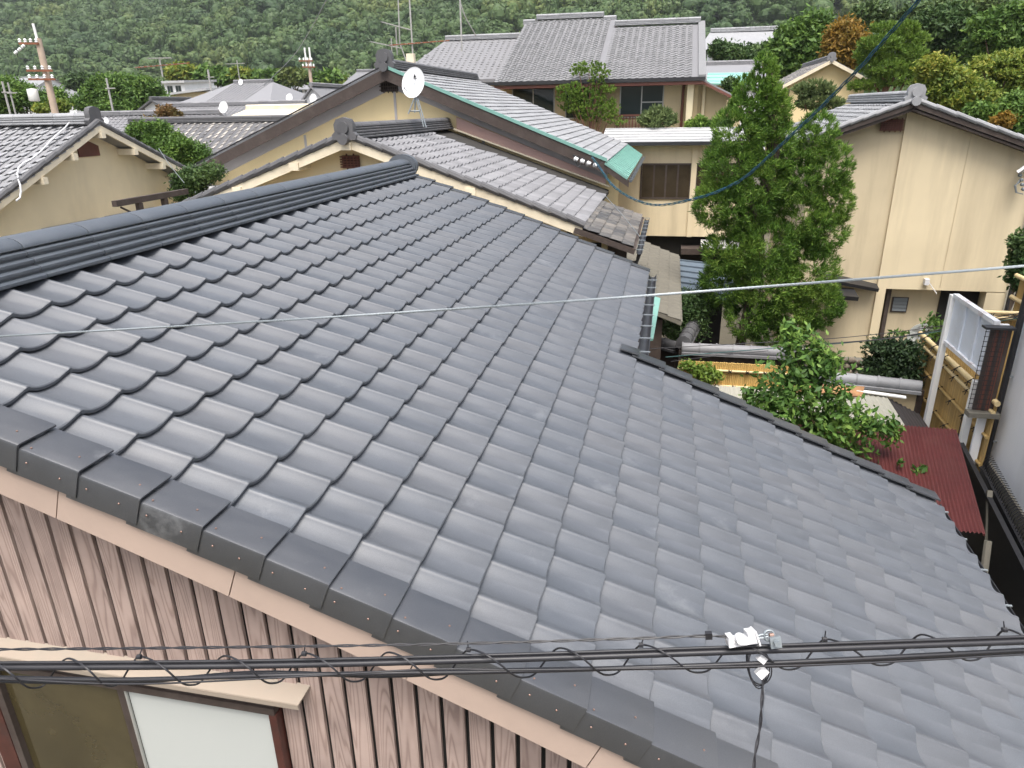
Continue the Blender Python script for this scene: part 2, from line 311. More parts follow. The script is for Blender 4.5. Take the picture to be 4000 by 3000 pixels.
foliage('leaf_forest', (0.034, 0.069, 0.025), (0.069, 0.116, 0.034), (0.185, 0.207, 0.056), 0.022, 0.15, 0.12)
foliage('leaf_green', (0.054, 0.110, 0.022), (0.096, 0.180, 0.034), (0.168, 0.264, 0.048), 0.9, 0.30, 0.35)
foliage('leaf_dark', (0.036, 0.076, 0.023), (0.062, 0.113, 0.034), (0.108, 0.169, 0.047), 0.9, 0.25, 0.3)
foliage('leaf_maple', (0.099, 0.165, 0.028), (0.209, 0.264, 0.042), (0.396, 0.363, 0.066), 0.7, 0.40, 0.3)
foliage('leaf_orange', (0.152, 0.114, 0.019), (0.257, 0.162, 0.028), (0.323, 0.180, 0.033), 1.0, 0.40, 0.3)
foliage('leaf_pine', (0.091, 0.169, 0.029), (0.163, 0.260, 0.044), (0.247, 0.351, 0.062), 1.2, 0.25, 0.3)
foliage('leaf_pale', (0.10, 0.15, 0.06), (0.15, 0.20, 0.075), (0.20, 0.25, 0.09), 1.5, 0.25, 0.2)
foliage('leaf_persimmon', (0.050, 0.115, 0.026), (0.100, 0.200, 0.040), (0.24, 0.37, 0.075), 2.2, 0.35, 0.35)
foliage('leaf_camellia', (0.018, 0.038, 0.015), (0.032, 0.062, 0.022), (0.06, 0.10, 0.035), 2.5, 0.15, 0.35)
foliage('leaf_lime', (0.13, 0.22, 0.04), (0.20, 0.30, 0.055), (0.28, 0.38, 0.08), 3.0, 0.4, 0.3)
foliage('leaf_rust', (0.10, 0.09, 0.03), (0.16, 0.11, 0.04), (0.19, 0.10, 0.04), 1.0, 0.3, 0.3)

# ================================================================ setting: ground and hillside
TH, Q, V0, Z0, LT, WT, CB = 0.382788, 0.0130778, 2.382979, 5.404734, 0.28, 0.253488, 14.0
g = MB()
xs = [-900, -300, -80, -30, 0, 30, 80, 300, 900]; ys = [-60, 0, 20, 45, 80, 140, 220, 320]
def ground_z(x, y):
    return 0.0 if y < 45 else 0.028*(y-45)
g.add([(x, y, ground_z(x, y)) for y in ys for x in xs], [(j*9+i, j*9+i+1, (j+1)*9+i+1, (j+1)*9+i) for j in range(len(ys)-1) for i in range(8)])
tag(g.build('ground', MAT['ground_soil']), 'bare dark soil and gravel between the houses', None, None, 'structure')

# ================================================================ main house (new dark tiled roof in the foreground)
def rp(c, up=0.0):
    """roof profile: X, Z and slope angle at course c (convex roof), lifted by up along the normal"""
    v = c*LT; vb = CB*LT
    if v > vb: n = Q*(vb-V0)**2+2*Q*(vb-V0)*(v-vb); dn = 2*Q*(vb-V0)
    else: n = Q*(v-V0)**2; dn = 2*Q*(v-V0)
    a = TH+math.atan(dn)
    return v*math.cos(TH)-n*math.sin(TH)+up*math.sin(a), Z0-(v*math.sin(TH)+n*math.cos(TH))+up*math.cos(a), a
R_FAR, R_EXT, C1, C2 = 31.6, 17.0, 13, 24
house = thing('tiled_house', 'nearest house with new dark wavy tiled roof and weathered plank gable', 'house', (0, 2, 0))
# profile of one S shaped tile across the slope (t, z), trough at t = 0.26, rolled lip at t = 1
S_PROF = [(-0.06, -0.006), (0.0, -0.0065), (0.06, -0.012), (0.13, -0.0205), (0.21, -0.0275), (0.31, -0.0325), (0.42, -0.0345), (0.52, -0.0338), (0.60, -0.0312), (0.67, -0.0262), (0.74, -0.0190), (0.81, -0.0108), (0.87, -0.0048), (0.905, -0.0024), (0.915, 0.0002), (0.935, 0.0016), (0.975, 0.0016), (1.0, -0.0020)]
def s_tile(L, W, prof, lift=0.026, th=0.016, over=0.05, lip=0.012, zs=1.0, rnd_edge=0.006):
    """one tile; origin = lower crest corner, x down the slope, y along the ridge, z up"""
    b = MB(); zc = prof[-1][1]*zs; n = len(prof)
    def row(x, dz): return [((x), (t-1)*W, z*zs-zc+lift*(x/L)+dz) for t, z in prof]
    r0 = row(-L-over, 0); r1 = row(-rnd_edge, 0.0); r2 = row(0.0, -0.005); r3 = row(0.0, -th)
    b.loft([r0, r1, r2, r3], cap=False)
    y1 = 0.0                                            # side lip under the crest edge
    b.add([r0[-1], r1[-1], r2[-1], (0, y1, r3[-1][2]-lip*0.3), (-L-over, y1, r0[-1][2]-lip-0.004)], [(0, 1, 2, 3, 4)])
    return b
def choose_parts(cands, limit):
    """cands: list of (matrix, centre); returns set of indices of those that show largest in the picture"""
    sc = []
    for i, (mw, c) in enumerate(cands):
        x, y, d = project(c)
        if d > 0.3 and -150 < x < 4150 and -150 < y < 3150: sc.append((1.0/d, i))
    sc.sort(reverse=True)
    return set(i for _, i in sc[:limit])
def lay_tiles(parent, me, mats, name='roof_tile', limit=300):
    """every tile an object (shared mesh) up to the limit, the rest joined into one part"""
    cands = [(m, m @ Vector((-0.12, -0.12, 0))) for m in mats]
    keep = choose_parts(cands, limit)
    V0_ = np.array([v.co for v in me.vertices]); polys = [tuple(p.vertices) for p in me.polygons]
    rest_v, rest_f = [], []; o = 0
    for i, m in enumerate(mats):
        if i in keep:
            ob = link(name, me, parent); ob.matrix_basis = m
        else:
            a = np.array(m); rest_v.append(V0_ @ a[:3, :3].T + a[:3, 3]); rest_f += [tuple(k+o for k in p) for p in polys]; o += len(V0_)
    if rest_v:
        rm = bpy.data.meshes.new(name+'_field'); rm.from_pydata(np.concatenate(rest_v).tolist(), [], rest_f); rm.update()
        rm.materials.append(me.materials[0]); shade(rm, 40)
        tag(link(name+'_field', rm, parent), None, None, None, 'stuff')
def jit(s): return rnd.uniform(-s, s)
tm = s_tile(LT, WT, S_PROF, lift=0.032, th=0.022, zs=0.98).mesh('roof_tile', MAT['new_tile'], 40)
mats = []
for c in range(1, C2+1):
    x, z, a = rp(c); xa, za, _ = rp(c-1); a = math.atan2(za-z, x-xa)
    for r in range(1, 33):
        if c > C1 and r > 17: continue
        if r == 32 and c <= C1: continue
        mats.append(Matrix.Translation((x+jit(.0015), r*WT+jit(.0012), z+jit(.0012))) @ Matrix.Rotation(a+jit(.004), 4, 'Y') @ Matrix.Rotation(jit(.003), 4, 'Z'))
lay_tiles(house, tm, mats, limit=300)
# solid roof body under the tiles and the back slope
def under(c0, c1, up, n=12): return [rp(c0+(c1-c0)*i/n, up)[:2] for i in range(n+1)]
RX = -0.20
top1 = under(-0.3, C1-0.25, -0.085); top2 = under(-0.3, C2-0.25, -0.085)
b = MB(); lo1 = [(x-0.03, z-0.07) for x, z in top1][::-1]; b.prism(top1+lo1, 'y', 0.02, R_FAR*WT-0.03); b.build('roof_deck', MAT['deck_dark'], house)
t2 = [p for p in top2 if p[0] > top1[-1][0]-0.5]; b = MB(); b.prism(t2+[(x-0.03, z-0.07) for x, z in t2][::-1], 'y', 0.02, R_EXT*WT-0.03); b.build('roof_deck', MAT['deck_dark'], house)
bk = [(RX-(x-RX)-0.0, z) for x, z in under(-0.3, 12, -0.02)]
b = MB(); b.prism(bk+[(x+0.03, z-0.12) for x, z in bk][::-1], 'y', -0.10, R_FAR*WT); b.build('back_slope', MAT['new_tile'], house)
# walls (dark backing; the planks stand in front of the gable)
wall = [(-3.1, 0), (5.75, 0)]+[(x, z-0.1) for x, z in under(C2-1.6, 0, -0.17)]+[(RX-(x-RX), z-0.1) for x, z in under(0, 10.6, -0.17)]
b = MB(); b.prism(wall, 'y', 0.13, R_EXT*WT-0.5); b.build('gable_wall', MAT['painted_void'], house)
wall = [(-3.1, 0), (3.0, 0)]+[(x, z-0.1) for x, z in under(C1-1.6, 0, -0.17)]+[(RX-(x-RX), z-0.1) for x, z in under(0, 10.6, -0.17)]
b = MB(); b.prism(wall, 'y', R_EXT*WT-0.502, R_FAR*WT-0.35); b.build('rear_wall', MAT['plaster_beige_dark'], house)
# near verge tiles: folded cover, every course laps over the next
YV = -0.115
def verge_mesh(y0, y1, face_y, drop, zt, th=0.009, raise_=0.0, x_in=0.0):
    b = MB(); L = LT
    def zz(x): return 0.022*(x/L)+zt
    s = 1 if face_y == y0 else -1
    x0, x1 = -L-0.045, 0.004
    # section polygon in (y, z): plate plus turned down face
    pl = [(face_y, -drop), (face_y, -0.012), (face_y+s*0.004, -0.003), (face_y+s*0.014, 0.0), (y1 if s > 0 else y0, 0.0), (y1 if s > 0 else y0, -th), (face_y+s*0.012, -th), (face_y+s*0.012, -drop)]
    rings = [[(x, y+s*(0.009 if x < -0.1 else 0.0)*(1 if abs(y-face_y) < 0.03 else 0), z+zz(x)+raise_) for y, z in pl] for x in (x0, x1-0.004)]+[[(x1, y+(0 if abs(y-face_y) > 0.02 else s*0.001), z+zz(x1)+raise_-0.002) for y, z in pl]]
    b.loft(rings, close=True)
    return b
vm = verge_mesh(YV, 0.088, YV, 0.135, -0.002).mesh('verge_tile', MAT['verge_metal'], 35)
sm = MB().lathe([(0.0004, 0.0035), (0.0036, 0.003), (0.0048, 0.001), (0.005, 0.0)], (0, 0, 0), (0, 0, 1), 8).mesh('screw', MAT['screw_copper'], 40)
for c in range(1, C2+1):
    x, z, a = rp(c); xa, za, _ = rp(c-1); a = math.atan2(za-z, x-xa)
    v = link('verge_tile', vm, house); v.matrix_basis = Matrix.Translation((x, 0, z)) @ Matrix.Rotation(a+jit(.004), 4, 'Y')
    for (lx, ly, lz, fx) in ((-0.065, YV+0.085, -0.006, 0), (-0.235, YV+0.035, -0.019, 0), (-0.085, YV, -0.075, 1), (-0.225, YV, -0.070, 1)):
        if lx == -0.235 and c % 3 == 0: continue
        so_ = link('screw', sm, v)
        so_.matrix_basis = wmat(v) @ Matrix.Translation((lx+jit(.012), ly+(0 if fx else jit(.008)), lz+(jit(.006) if fx else 0))) @ (Matrix.Rotation(R(90), 4, 'X') if fx else Matrix.Identity(4))
def far_verges(yv, cs, nm):
    fm = verge_mesh(yv-0.17, yv, yv, 0.10, 0.012, th=0.014).mesh('far_verge_tile', MAT['verge_metal'], 35)
    for c in cs:
        x, z, a = rp(c); xa, za, _ = rp(c-1); a = math.atan2(za-z, x-xa)
        v = link('verge_tile', fm, house); v.matrix_basis = Matrix.Translation((x, 0, z)) @ Matrix.Rotation(a+jit(.004), 4, 'Y')
far_verges(R_FAR*WT, range(1, C1+1), 'far'); far_verges(R_EXT*WT+0.02, range(C1+1, C2+1), 'ext')
x, z, a = rp(C1); fm = verge_mesh(R_EXT*WT+0.02-0.17, R_EXT*WT+0.02, R_EXT*WT+0.02, 0.10, 0.012, th=0.014).mesh('verge_cap', MAT['verge_metal'], 35)
v = link('verge_tile', fm, house); v.matrix_basis = Matrix.Translation((x+0.01, 0, z+0.004)) @ Matrix.Rotation(a, 4, 'Y') @ Matrix.Scale(0.55, 4, (1, 0, 0))
# ridge: capping pieces 0.517 m long over four stepped courses
def ridge_section(cx, zb, wb, wt, nl, hl, hc, lip=0.014):
    """stacked courses, each with a lit ledge and a dark recess under the next, closed by a low round cap"""
    s = []; st = (wb-wt)/nl
    for i in range(nl):
        w0 = wb-st*i; z0 = zb+i*hl
        s += [(w0-lip*.3, z0), (w0, z0+hl*0.15), (w0, z0+hl*0.48), (w0-lip*.4, z0+hl*0.60), (w0-st-lip, z0+hl*0.74), (w0-st-lip, z0+hl*0.99)]
    zt = zb+nl*hl
    arc = [(wt*1.10*math.cos(t), zt+hc*math.sin(t)) for t in [R(x) for x in (0, 10, 22, 38, 56, 76)]]
    right = s+arc
    return [(cx+x, z) for x, z in right]+[(cx-x, z) for x, z in right[::-1]]
def ridge_row(parent, cx, y0, y1, seg, zb, wb, wt, nl, hl, hc, mat, name='ridge_tile', axis='y', start=0.0):
    sec = ridge_section(cx, zb, wb, wt, nl, hl, hc)
    y = y0
    cuts = [y0]; k = y0+start if start else y0+seg
    while k < y1-0.05: cuts.append(k); k += seg
    cuts.append(y1)
    for a_, b_ in zip(cuts[:-1], cuts[1:]):
        m = MB(); g_ = 0.003; d = [0.004, 0.0, 0.0, 0.004]; yy = [a_+g_, a_+g_+0.01, b_-g_-0.01, b_-g_]
        mx = sum(p[0] for p in sec)/len(sec); mz = zb
        rings = [[((mx+(p[0]-mx)*(1-e*3)), t, mz+(p[1]-mz)*(1-e*3)) if axis == 'y' else (t, (mx+(p[0]-mx)*(1-e*3)), mz+(p[1]-mz)*(1-e*3)) for p in sec] for t, e in zip(yy, d)]
        m.loft(rings, close=True); m.build(name, MAT[mat], parent, 30)
ridge_row(house, RX-.05, -0.12, R_FAR*WT-0.02, 0.517, 5.315, 0.250, 0.115, 4, 0.043, 0.062, 'ridge_new', start=0.34)
b = MB(); rz = 5.43
b.prism([(RX-.05+0.225*math.cos(R(t)), rz+0.02+0.165*math.sin(R(t))) for t in range(-38, 219, 14)], 'y', R_FAR*WT-0.02, R_FAR*WT+0.05); b.build('ridge_end', MAT['ridge_new'], house, 30)
b = MB(); b.prism([(RX-.05+0.20*math.cos(R(t)), rz+0.02+0.14*math.sin(R(t))) for t in range(-38, 219, 14)], 'y', R_FAR*WT-0.036, R_FAR*WT-0.021); b.build('ridge_end', MAT['ridge_new'], house, 30)
# barge board (painted), in lengths with open joints, following the curve of the roof
YF = -0.088
cuts = [-1.0, 1.75, 4.65, 7.6, 10.55, 13.5, 16.5, 19.5, 22.4, C2-0.2]
for c0, c1 in zip(cuts[:-1], cuts[1:]):
    n = 6; up = [rp(c0+0.012+(c1-c0-0.02)*i/n, -0.11) for i in range(n+1)]; dn = [rp(c0+0.012+(c1-c0-0.02)*i/n, -0.315) for i in range(n+1)]
    b = MB(); b.prism([p[:2] for p in up]+[p[:2] for p in dn[::-1]], 'y', YF, YF+0.03); b.build('barge_board', MAT['fascia_paint'], house)
b = MB(); up = [rp(c, -0.09) for c in range(-1, C2+1)]; dn = [rp(c, -0.30) for c in range(-1, C2+1)]
b.prism([p[:2] for p in up]+[p[:2] for p in dn[::-1]], 'y', YF+0.031, YF+0.06); b.build('barge_backing', MAT['deck_dark'], house)
b = MB(); up = [rp(c, -0.31) for c in range(0, C2)]; b.prism([p[:2] for p in up]+[(p[0], p[1]-0.02) for p in up[::-1]], 'y', YF+0.03, 0.125); b.build('soffit', MAT['fascia_paint'], house)
# planks of the gable wall
pw = 0.117; k = 0; px = -0.35
def roof_z_at(xq):
    c = 0.0
    for _ in range(40):
        x, z, a = rp(c); c += (xq-x)/(LT*0.92)
    return rp(c)[1]
while px < 5.6:
    zt = roof_z_at(max(px, 0.0)+pw/2)-0.27; zb = 1.6
    if px > 0.05 and px < 1.80: zb = 3.66
    ztl = roof_z_at(max(px, 0.0))-0.27; ztr = roof_z_at(max(px+pw, 0.0))-0.27
    b = MB(); h = zt
    b.add([(-pw/2+.010, 0, zb-h), (pw/2-.010, 0, zb-h), (pw/2-.010, 0, ztr-h), (-pw/2+.010, 0, ztl-h), (-pw/2+.011, -.018, zb-h), (pw/2-.011, -.018, zb-h), (pw/2-.011, -.018, ztr-h), (-pw/2+.011, -.018, ztl-h)],
          [(4, 5, 6, 7), (0, 3, 2, 1), (0, 1, 5, 4), (1, 2, 6, 5), (2, 3, 7, 6), (3, 0, 4, 7)])
    o = b.build('plank', MAT['plank'], house); o.matrix_basis = Matrix.Translation((px+pw/2, 0.122+jit(.002), h))
    px += pw
b = MB(); b.box(-3.1, 5.7, 0.12, 0.129, 0, 1.6); b.build('plinth', MAT['fascia_paint'], house)
# window in the gable with its hood
win = MB(); win.box(0.10, 1.87, 0.06, 0.115, 3.561, 3.64); win.build('window', MAT['dark_wood'], house); win = house.children[-1]
for x0, x1, y0, y1, z0, z1, mt in ((0.10, 1.87, 0.050, 0.11, 3.52, 3.56, 'dark_wood'), (1.835, 1.875, 0.055, 0.11, 2.2, 3.52, 'red_frame'), (0.09, 0.20, 0.055, 0.11, 2.2, 3.52, 'red_frame'), (0.20, 0.245, 0.06, 0.105, 2.2, 3.52, 'dark_wood'), (0.985, 1.03, 0.066, 0.10, 2.2, 3.52, 'dark_wood'), (1.03, 1.042, 0.062, 0.072, 2.2, 3.52, 'window_frame')):
    b = MB(); b.box(x0, x1, y0, y1, z0, z1); b.build('frame', MAT[mt], win)
b = MB(); b.box(0.245, 0.985, 0.092, 0.098, 2.2, 3.52); b.build('pane', MAT['glass_frost'], win)
b = MB(); b.box(1.042, 1.835, 0.076, 0.086, 2.2, 3.52); b.build('shutter', MAT['shutter_white'], win)
b = MB(); b.slab([(-0.4, 0.015, 3.655), (2.03, 0.015, 3.655), (2.05, 0.11, 3.69), (-0.4, 0.11, 3.69)], 0.010); b.build('window_hood', MAT['hood_paint'], house)
b = MB(); b.box(-0.4, 2.03, 0.013, 0.022, 3.625, 3.652); b.build('hood_edge', MAT['hood_paint'], house)
# gutter below the upper eave, hung on brackets
def gutter(parent, x, z, y0, y1, mat='dark_plastic', r=0.055, step=0.45):
    arc = [(x+r*math.cos(R(t)), z+r*math.sin(R(t))) for t in range(180, 361, 20)]
    b = MB(); inner = [(x+(r-.006)*math.cos(R(t)), z+(r-.006)*math.sin(R(t))) for t in range(360, 179, -20)]
    b.prism(arc+inner, 'y', y0, y1); gt = b.build('gutter', MAT[mat], parent, 30)
    y = y0+0.15
    while y < y1:
        m = MB(); m.box(x-r-0.01, x+r+0.012, y-0.008, y+0.008, z+0.002, z+0.012); m.build('bracket', MAT['galvanised'], gt); y += step
    return gt
x, z, a = rp(C1); gutter(house, x+0.045, z-0.075, R_EXT*WT+0.03, R_FAR*WT+0.05)
b = MB(); b.box(x-0.06, x-0.03, R_EXT*WT+0.03, R_FAR*WT-0.05, z-0.20, z-0.05); b.build('eave_board', MAT['fascia_paint'], house)
x, z, a = rp(C2); gutter(house, x+0.02, z-0.11, -0.05, R_EXT*WT)
b = MB(); b.box(x-0.09, x-0.06, 0.0, R_EXT*WT-0.05, z-0.22, z-0.06); b.build('eave_board', MAT['fascia_paint'], house)
b = MB(); b.slab([tuple(at(2536, 1325, Z=3.2)), tuple(at(2552, 1322, Z=3.2)), tuple(at(2580, 1165, Z=3.3)), tuple(at(2540, 1150, Z=3.3))], 0.03); b.build('side_canopy', MAT['copper_green'], house)

# ================================================================ neighbouring houses: shared builders
def grid_mats(P, d, e, L, W, nr, nc, jt=0.003, sel=None):
    d = Vector(d).normalized(); e = Vector(e).normalized(); n = d.cross(e); P = Vector(P); out = []
    for c in range(1, nr+1):
        for r in range(1, nc+1):
            if sel and not sel(c, r): continue
            p = P+d*(L*c)+e*(W*r)+Vector((jit(jt), jit(jt), jit(jt)))
            m = Matrix(((d.x, e.x, n.x, p.x), (d.y, e.y, n.y, p.y), (d.z, e.z, n.z, p.z), (0, 0, 0, 1)))
            out.append(m @ Matrix.Rotation(jit(.012), 4, 'Y'))
    return out
J_PROF = [(-0.04, 0.006), (0.10, 0.0), (0.30, 0.002), (0.50, 0.014), (0.68, 0.030), (0.84, 0.038), (1.0, 0.030)]
FLAT_PROF = [(-0.02, 0.004), (0.5, 0.0), (0.84, 0.004), (0.90, 0.014), (1.0, 0.012)]
ROLL_PROF = [(-0.03, 0.004), (0.12, 0.0), (0.50, 0.0), (0.64, 0.010), (0.78, 0.034), (0.92, 0.034), (1.0, 0.016)]
def onigawara(parent, x, y, z, s, mat, axis='y'):
    """ridge end tile: rounded shield with a raised roll on its face and shoulders"""
    b = MB(); sh = [(-.24, 0), (-.27, .10), (-.20, .16), (-.21, .30), (-.15, .40), (0, .44), (.15, .40), (.21, .30), (.20, .16), (.27, .10), (.24, 0)]
    def P(t, a_): return (x+p_(t)[0], 0, 0)
    def mk(poly, a, c):
        if axis == 'y': b.prism([(x+px_*s, z+pz*s) for px_, pz in poly], 'y', y+a*s, y+c*s)
        else: b.prism([(y+px_*s, z+pz*s) for px_, pz in poly], 'x', x+a*s, x+c*s)
    mk(sh, -0.05, 0.10)
    mk([(.12*math.cos(R(t)), .24+.12*math.sin(R(t))) for t in range(0, 360, 24)], -0.10, -0.049)
    mk([(.11*math.cos(R(t)), .02+.11*math.sin(R(t))) for t in range(0, 360, 24)], -0.16, -0.05)
    return b.build('ridge_end_tile', MAT[mat], parent, 40)
def vent(parent, x0, x1, y, z0, z1, mat='red_wood', axis='y', bars=6, rows=4):
    """gable vent: flat near-black sheet painted for its shaded recess, behind a wooden lattice"""
    b = MB()
    (b.box(x0, x1, y-0.004, y+0.004, z0, z1) if axis == 'y' else b.box(y-0.004, y+0.004, x0, x1, z0, z1)); v = b.build('vent', MAT['painted_void'], parent)
    for i in range(bars):
        q = x0+(x1-x0)*(i+0.5)/bars; m = MB()
        (m.box(q-.011, q+.011, y-.028, y-.006, z0-.03*(i % 2), z1+.03*(i % 2)) if axis == 'y' else m.box(y+.006, y+.028, q-.011, q+.011, z0-.02, z1+.02)); m.build('bar', MAT[mat], v)
    for i in range(rows):
        q = z0+(z1-z0)*(i+0.5)/rows; m = MB()
        (m.box(x0-.02, x1+.02, y-.05, y-.029, q-.012, q+.012) if axis == 'y' else m.box(y+.029, y+.05, x0-.02, x1+.02, q-.012, q+.012)); m.build('bar', MAT[mat], v)
    return v
def band(parent, name, mat, pts, y0, y1, w, axis='y'):
    """strip of depth w hung below a polyline (gable trim)"""
    b = MB(); b.prism(list(pts)+[(p[0], p[1]-w) for p in pts[::-1]], axis, y0, y1); return b.build(name, MAT[mat], parent)
def window_y(parent, x0, x1, z0, z1, y, cols=2, frame='window_frame', glass='glass_dark', mid=None, fw=0.04):
    """window in a wall that faces the viewer (-Y)"""
    m = MB(); m.box(x0-fw, x1+fw, y-.02, y+.01, z1, z1+fw); f = m.build('window', MAT[frame], parent)
    for a in ((x0-fw, x1+fw, z0-fw, z0), (x0-fw, x0, z0, z1), (x1, x1+fw, z0, z1)):
        m = MB(); m.box(a[0], a[1], y-.021, y+.01, a[2], a[3]); m.build('frame', MAT[frame], f)
    w = (x1-x0)/cols
    for i in range(cols):
        m = MB(); m.box(x0+i*w+.002, x0+(i+1)*w-.002, y-.006+.004*(i % 2), y+.006, z0, z1); m.build('pane', MAT[glass], f)
        if i: m = MB(); m.box(x0+i*w-fw/2, x0+i*w+fw/2, y-.018, y-.008, z0, z1); m.build('frame', MAT[frame], f)
    if mid: m = MB(); m.box(x0+w*(cols-1), x1, y-.017, y-.009, mid-.02, mid+.02); m.build('frame', MAT[frame], f)
    return f
def window_x(parent, y0, y1, z0, z1, x, cols=2, frame='window_frame', glass='glass_dark', fw=0.04):
    """window in a wall that faces +X"""
    m = MB(); m.box(x-.01, x+.02, y0-fw, y1+fw, z1, z1+fw); f = m.build('window', MAT[frame], parent)
    for a in ((y0-fw, y1+fw, z0-fw, z0), (y0-fw, y0, z0, z1), (y1, y1+fw, z0, z1)):
        m = MB(); m.box(x-.01, x+.021, a[0], a[1], a[2], a[3]); m.build('frame', MAT[frame], f)
    w = (y1-y0)/cols
    for i in range(cols):
        m = MB(); m.box(x-.006, x+.006, y0+i*w+.002, y0+(i+1)*w-.002, z0, z1); m.build('pane', MAT[glass], f)
        if i: m = MB(); m.box(x+.008, x+.018, y0+i*w-fw/2, y0+i*w+fw/2, z0, z1); m.build('frame', MAT[frame], f)
    return f

# ---------------------------------------------------------------- cream house just behind the far verge
hb = thing('cream_house', 'cream gabled house with grey tiled roof right behind the new dark roof', 'house', (-1.8, 12.5, 0))
XB, ZB, SB = -1.79, 5.80, 0.352; bb = math.atan(SB); cb_, sb_ = math.cos(bb), math.sin(bb); YB0, YB1 = 9.5, 15.42
tmB = s_tile(0.235, 0.265, ROLL_PROF, over=0.03, lift=0.03).mesh('roof_tile_b', MAT['grey_tile'], 40)
lay_tiles(hb, tmB, grid_mats((XB+0.02, YB0+0.02, ZB), (cb_, 0, -sb_), (0, 1, 0), 0.235, 0.265, 18, 22), limit=300)
XR = XB+18*0.235*cb_; ZR = ZB-18*0.235*sb_
b = MB(); b.prism([(XB, ZB-0.05), (XR-.03, ZR-0.05), (XR-.03, ZR-0.13), (XB, ZB-0.13)], 'y', YB0+.05, YB1); b.build('roof_deck', MAT['deck_dark'], hb)
b = MB(); XL = -5.75; ZL = ZB-(XB-XL)*SB
b.prism([(XB, ZB-0.0), (XL, ZL), (XL, ZL-0.06), (XB, ZB-0.06)], 'y', YB0+.065, YB1); b.build('back_slope', MAT['grey_tile'], hb)
band(hb, 'gable_wall', 'plaster_cream', [(XL+.35, ZL+.05), (XB, ZB-.10), (XR-.35, ZR+.0)], 9.95, YB1-.01, 0.0)
hb.children[-1].data.clear_geometry(); m_ = MB(); m_.prism([(XL+.4, 0), (XR-.30, 0), (XR-.30, ZR-.02), (XB, ZB-.12), (XL+.4, ZL+.02)], 'y', 9.95, YB1-.02); me_ = m_.mesh('gable_wall', MAT['plaster_cream']); hb.children[-1].data = me_
for (xa, za, xe, ze) in ((XB+.05, ZB, XR+.02, ZR), (XB-.05, ZB, XL-.02, ZL)):
    n = 14
    for i in range(n):
        f0, f1 = i/n, (i+1.12)/n; p0 = (xa+(xe-xa)*f0, YB0+.035, za+(ze-za)*f0+.045); p1 = (xa+(xe-xa)*f1, YB0+.035, za+(ze-za)*f1+.022)
        m = MB(); m.tube([p0, p1], 0.062, 8); m.build('verge_tile', MAT['dark_ridge'], hb, 40)
    band(hb, 'barge_board', 'cream_board', [(xa, za-.03), (xe, ze-.03)], YB0+.02, YB0+.06, 0.15)
    band(hb, 'soffit', 'cream_board', [(xa, za-.075), (xe, ze-.075)], YB0+.061, 9.949, 0.015)
for x, z in ((-1.785, 5.60), (-2.79, 5.27), (-3.95, 4.86), (-0.75, 5.27), (0.35, 4.86)):
    m = MB(); m.box(x-.085, x+.085, 9.48, 9.949, z, z+.13); m.build('purlin_end', MAT['cream_board'], hb)
vent(hb, -2.09, -1.76, 9.94, 5.275, 5.49, bars=5, rows=5)
ridge_row(hb, XB, YB0+.1, YB1-.05, 0.42, ZB-.02, .18, .10, 4, .046, .075, 'dark_ridge')
onigawara(hb, XB, YB0, ZB-.04, 0.82, 'dark_ridge')
# wedge of dark window under the left gable slope, side wall and lower pent roof of old tiles
m = MB(); m.box(-4.6, -3.35, 9.935, 9.96, 4.30, 4.62); m.build('window', MAT['painted_void'], hb)
d = Vector((0.95, 0, -0.33)).normalized()
tmO = s_tile(0.20, 0.33, FLAT_PROF, over=0.02, lift=0.018, th=0.012, lip=0.008).mesh('pent_tile', MAT['old_tile'], 40)
lay_tiles(hb, tmO, grid_mats((2.12, 9.52, 4.42), d, (0, 1, 0), 0.20, 0.33, 5, 11, jt=0.006), name='pent_tile', limit=300)
m = MB(); m.slab([(2.1, 9.5, 4.37), (3.10, 9.5, 4.03), (3.10, 13.16, 4.03), (2.1, 13.16, 4.37)], 0.09); m.build('pent_deck', MAT['dark_wood'], hb)
gutter(hb, 3.16, 4.00, 9.48, 13.3, r=0.05)
m = MB(); m.tube([(3.16, 9.6, 3.96), (3.12, 9.62, 3.80), (2.6, 9.7, 3.66), (2.58, 9.7, 0.0)], 0.035, 8); m.build('downpipe', MAT['black_metal'], hb, 40)
m = MB(); m.box(2.0, 2.55, 9.96, 13.0, 0, 4.2); m.build('side_wall', MAT['plaster_tan'], hb)
m = MB(); m.box(2.56, 2.9, 10.6, 10.66, 0, 3.9); m.build('side_post', MAT['dark_wood'], hb)
m = MB(); m.box(2.05, 2.5, 9.93, 9.955, 2.6, 4.05); m.build('dark_panel', MAT['painted_void'], hb)  # near-black panel on the wall below the pent roof

# ---------------------------------------------------------------- tall yellow gabled house with green copper trim
hc = thing('yellow_gabled_house', 'tall yellow gabled house with dark barge boards and green copper roof edge', 'house', (-3.1, 19, 0))
XC, ZC_, SC = -3.14, 7.17, 0.407; bc = math.atan(SC); cc, sc_ = math.cos(bc), math.sin(bc); YC0, YC1 = 15.0, 23.4
tmC = s_tile(0.235, 0.265, [(-0.03, 0.004), (0.2, 0.0), (0.55, 0.003), (0.8, 0.012), (1.0, 0.009)], over=0.02, lift=0.026, th=0.016).mesh('roof_tile_c', MAT['silver_tile'], 40)
NC = 24; lay_tiles(hc, tmC, grid_mats((XC+.05, YC0+.05, ZC_), (cc, 0, -sc_), (0, 1, 0), .235, .265, NC, 31), limit=300)
xe = XC+NC*.235*cc+.05; ze = ZC_-NC*.235*sc_; XCL = -9.0; ZCL = ZC_-(XC-XCL)*SC
b = MB(); b.prism([(XC, ZC_-.05), (xe, ze-.05), (xe, ze-.16), (XC, ZC_-.16)], 'y', YC0+.04, YC1); b.build('roof_deck', MAT['deck_dark'], hc)
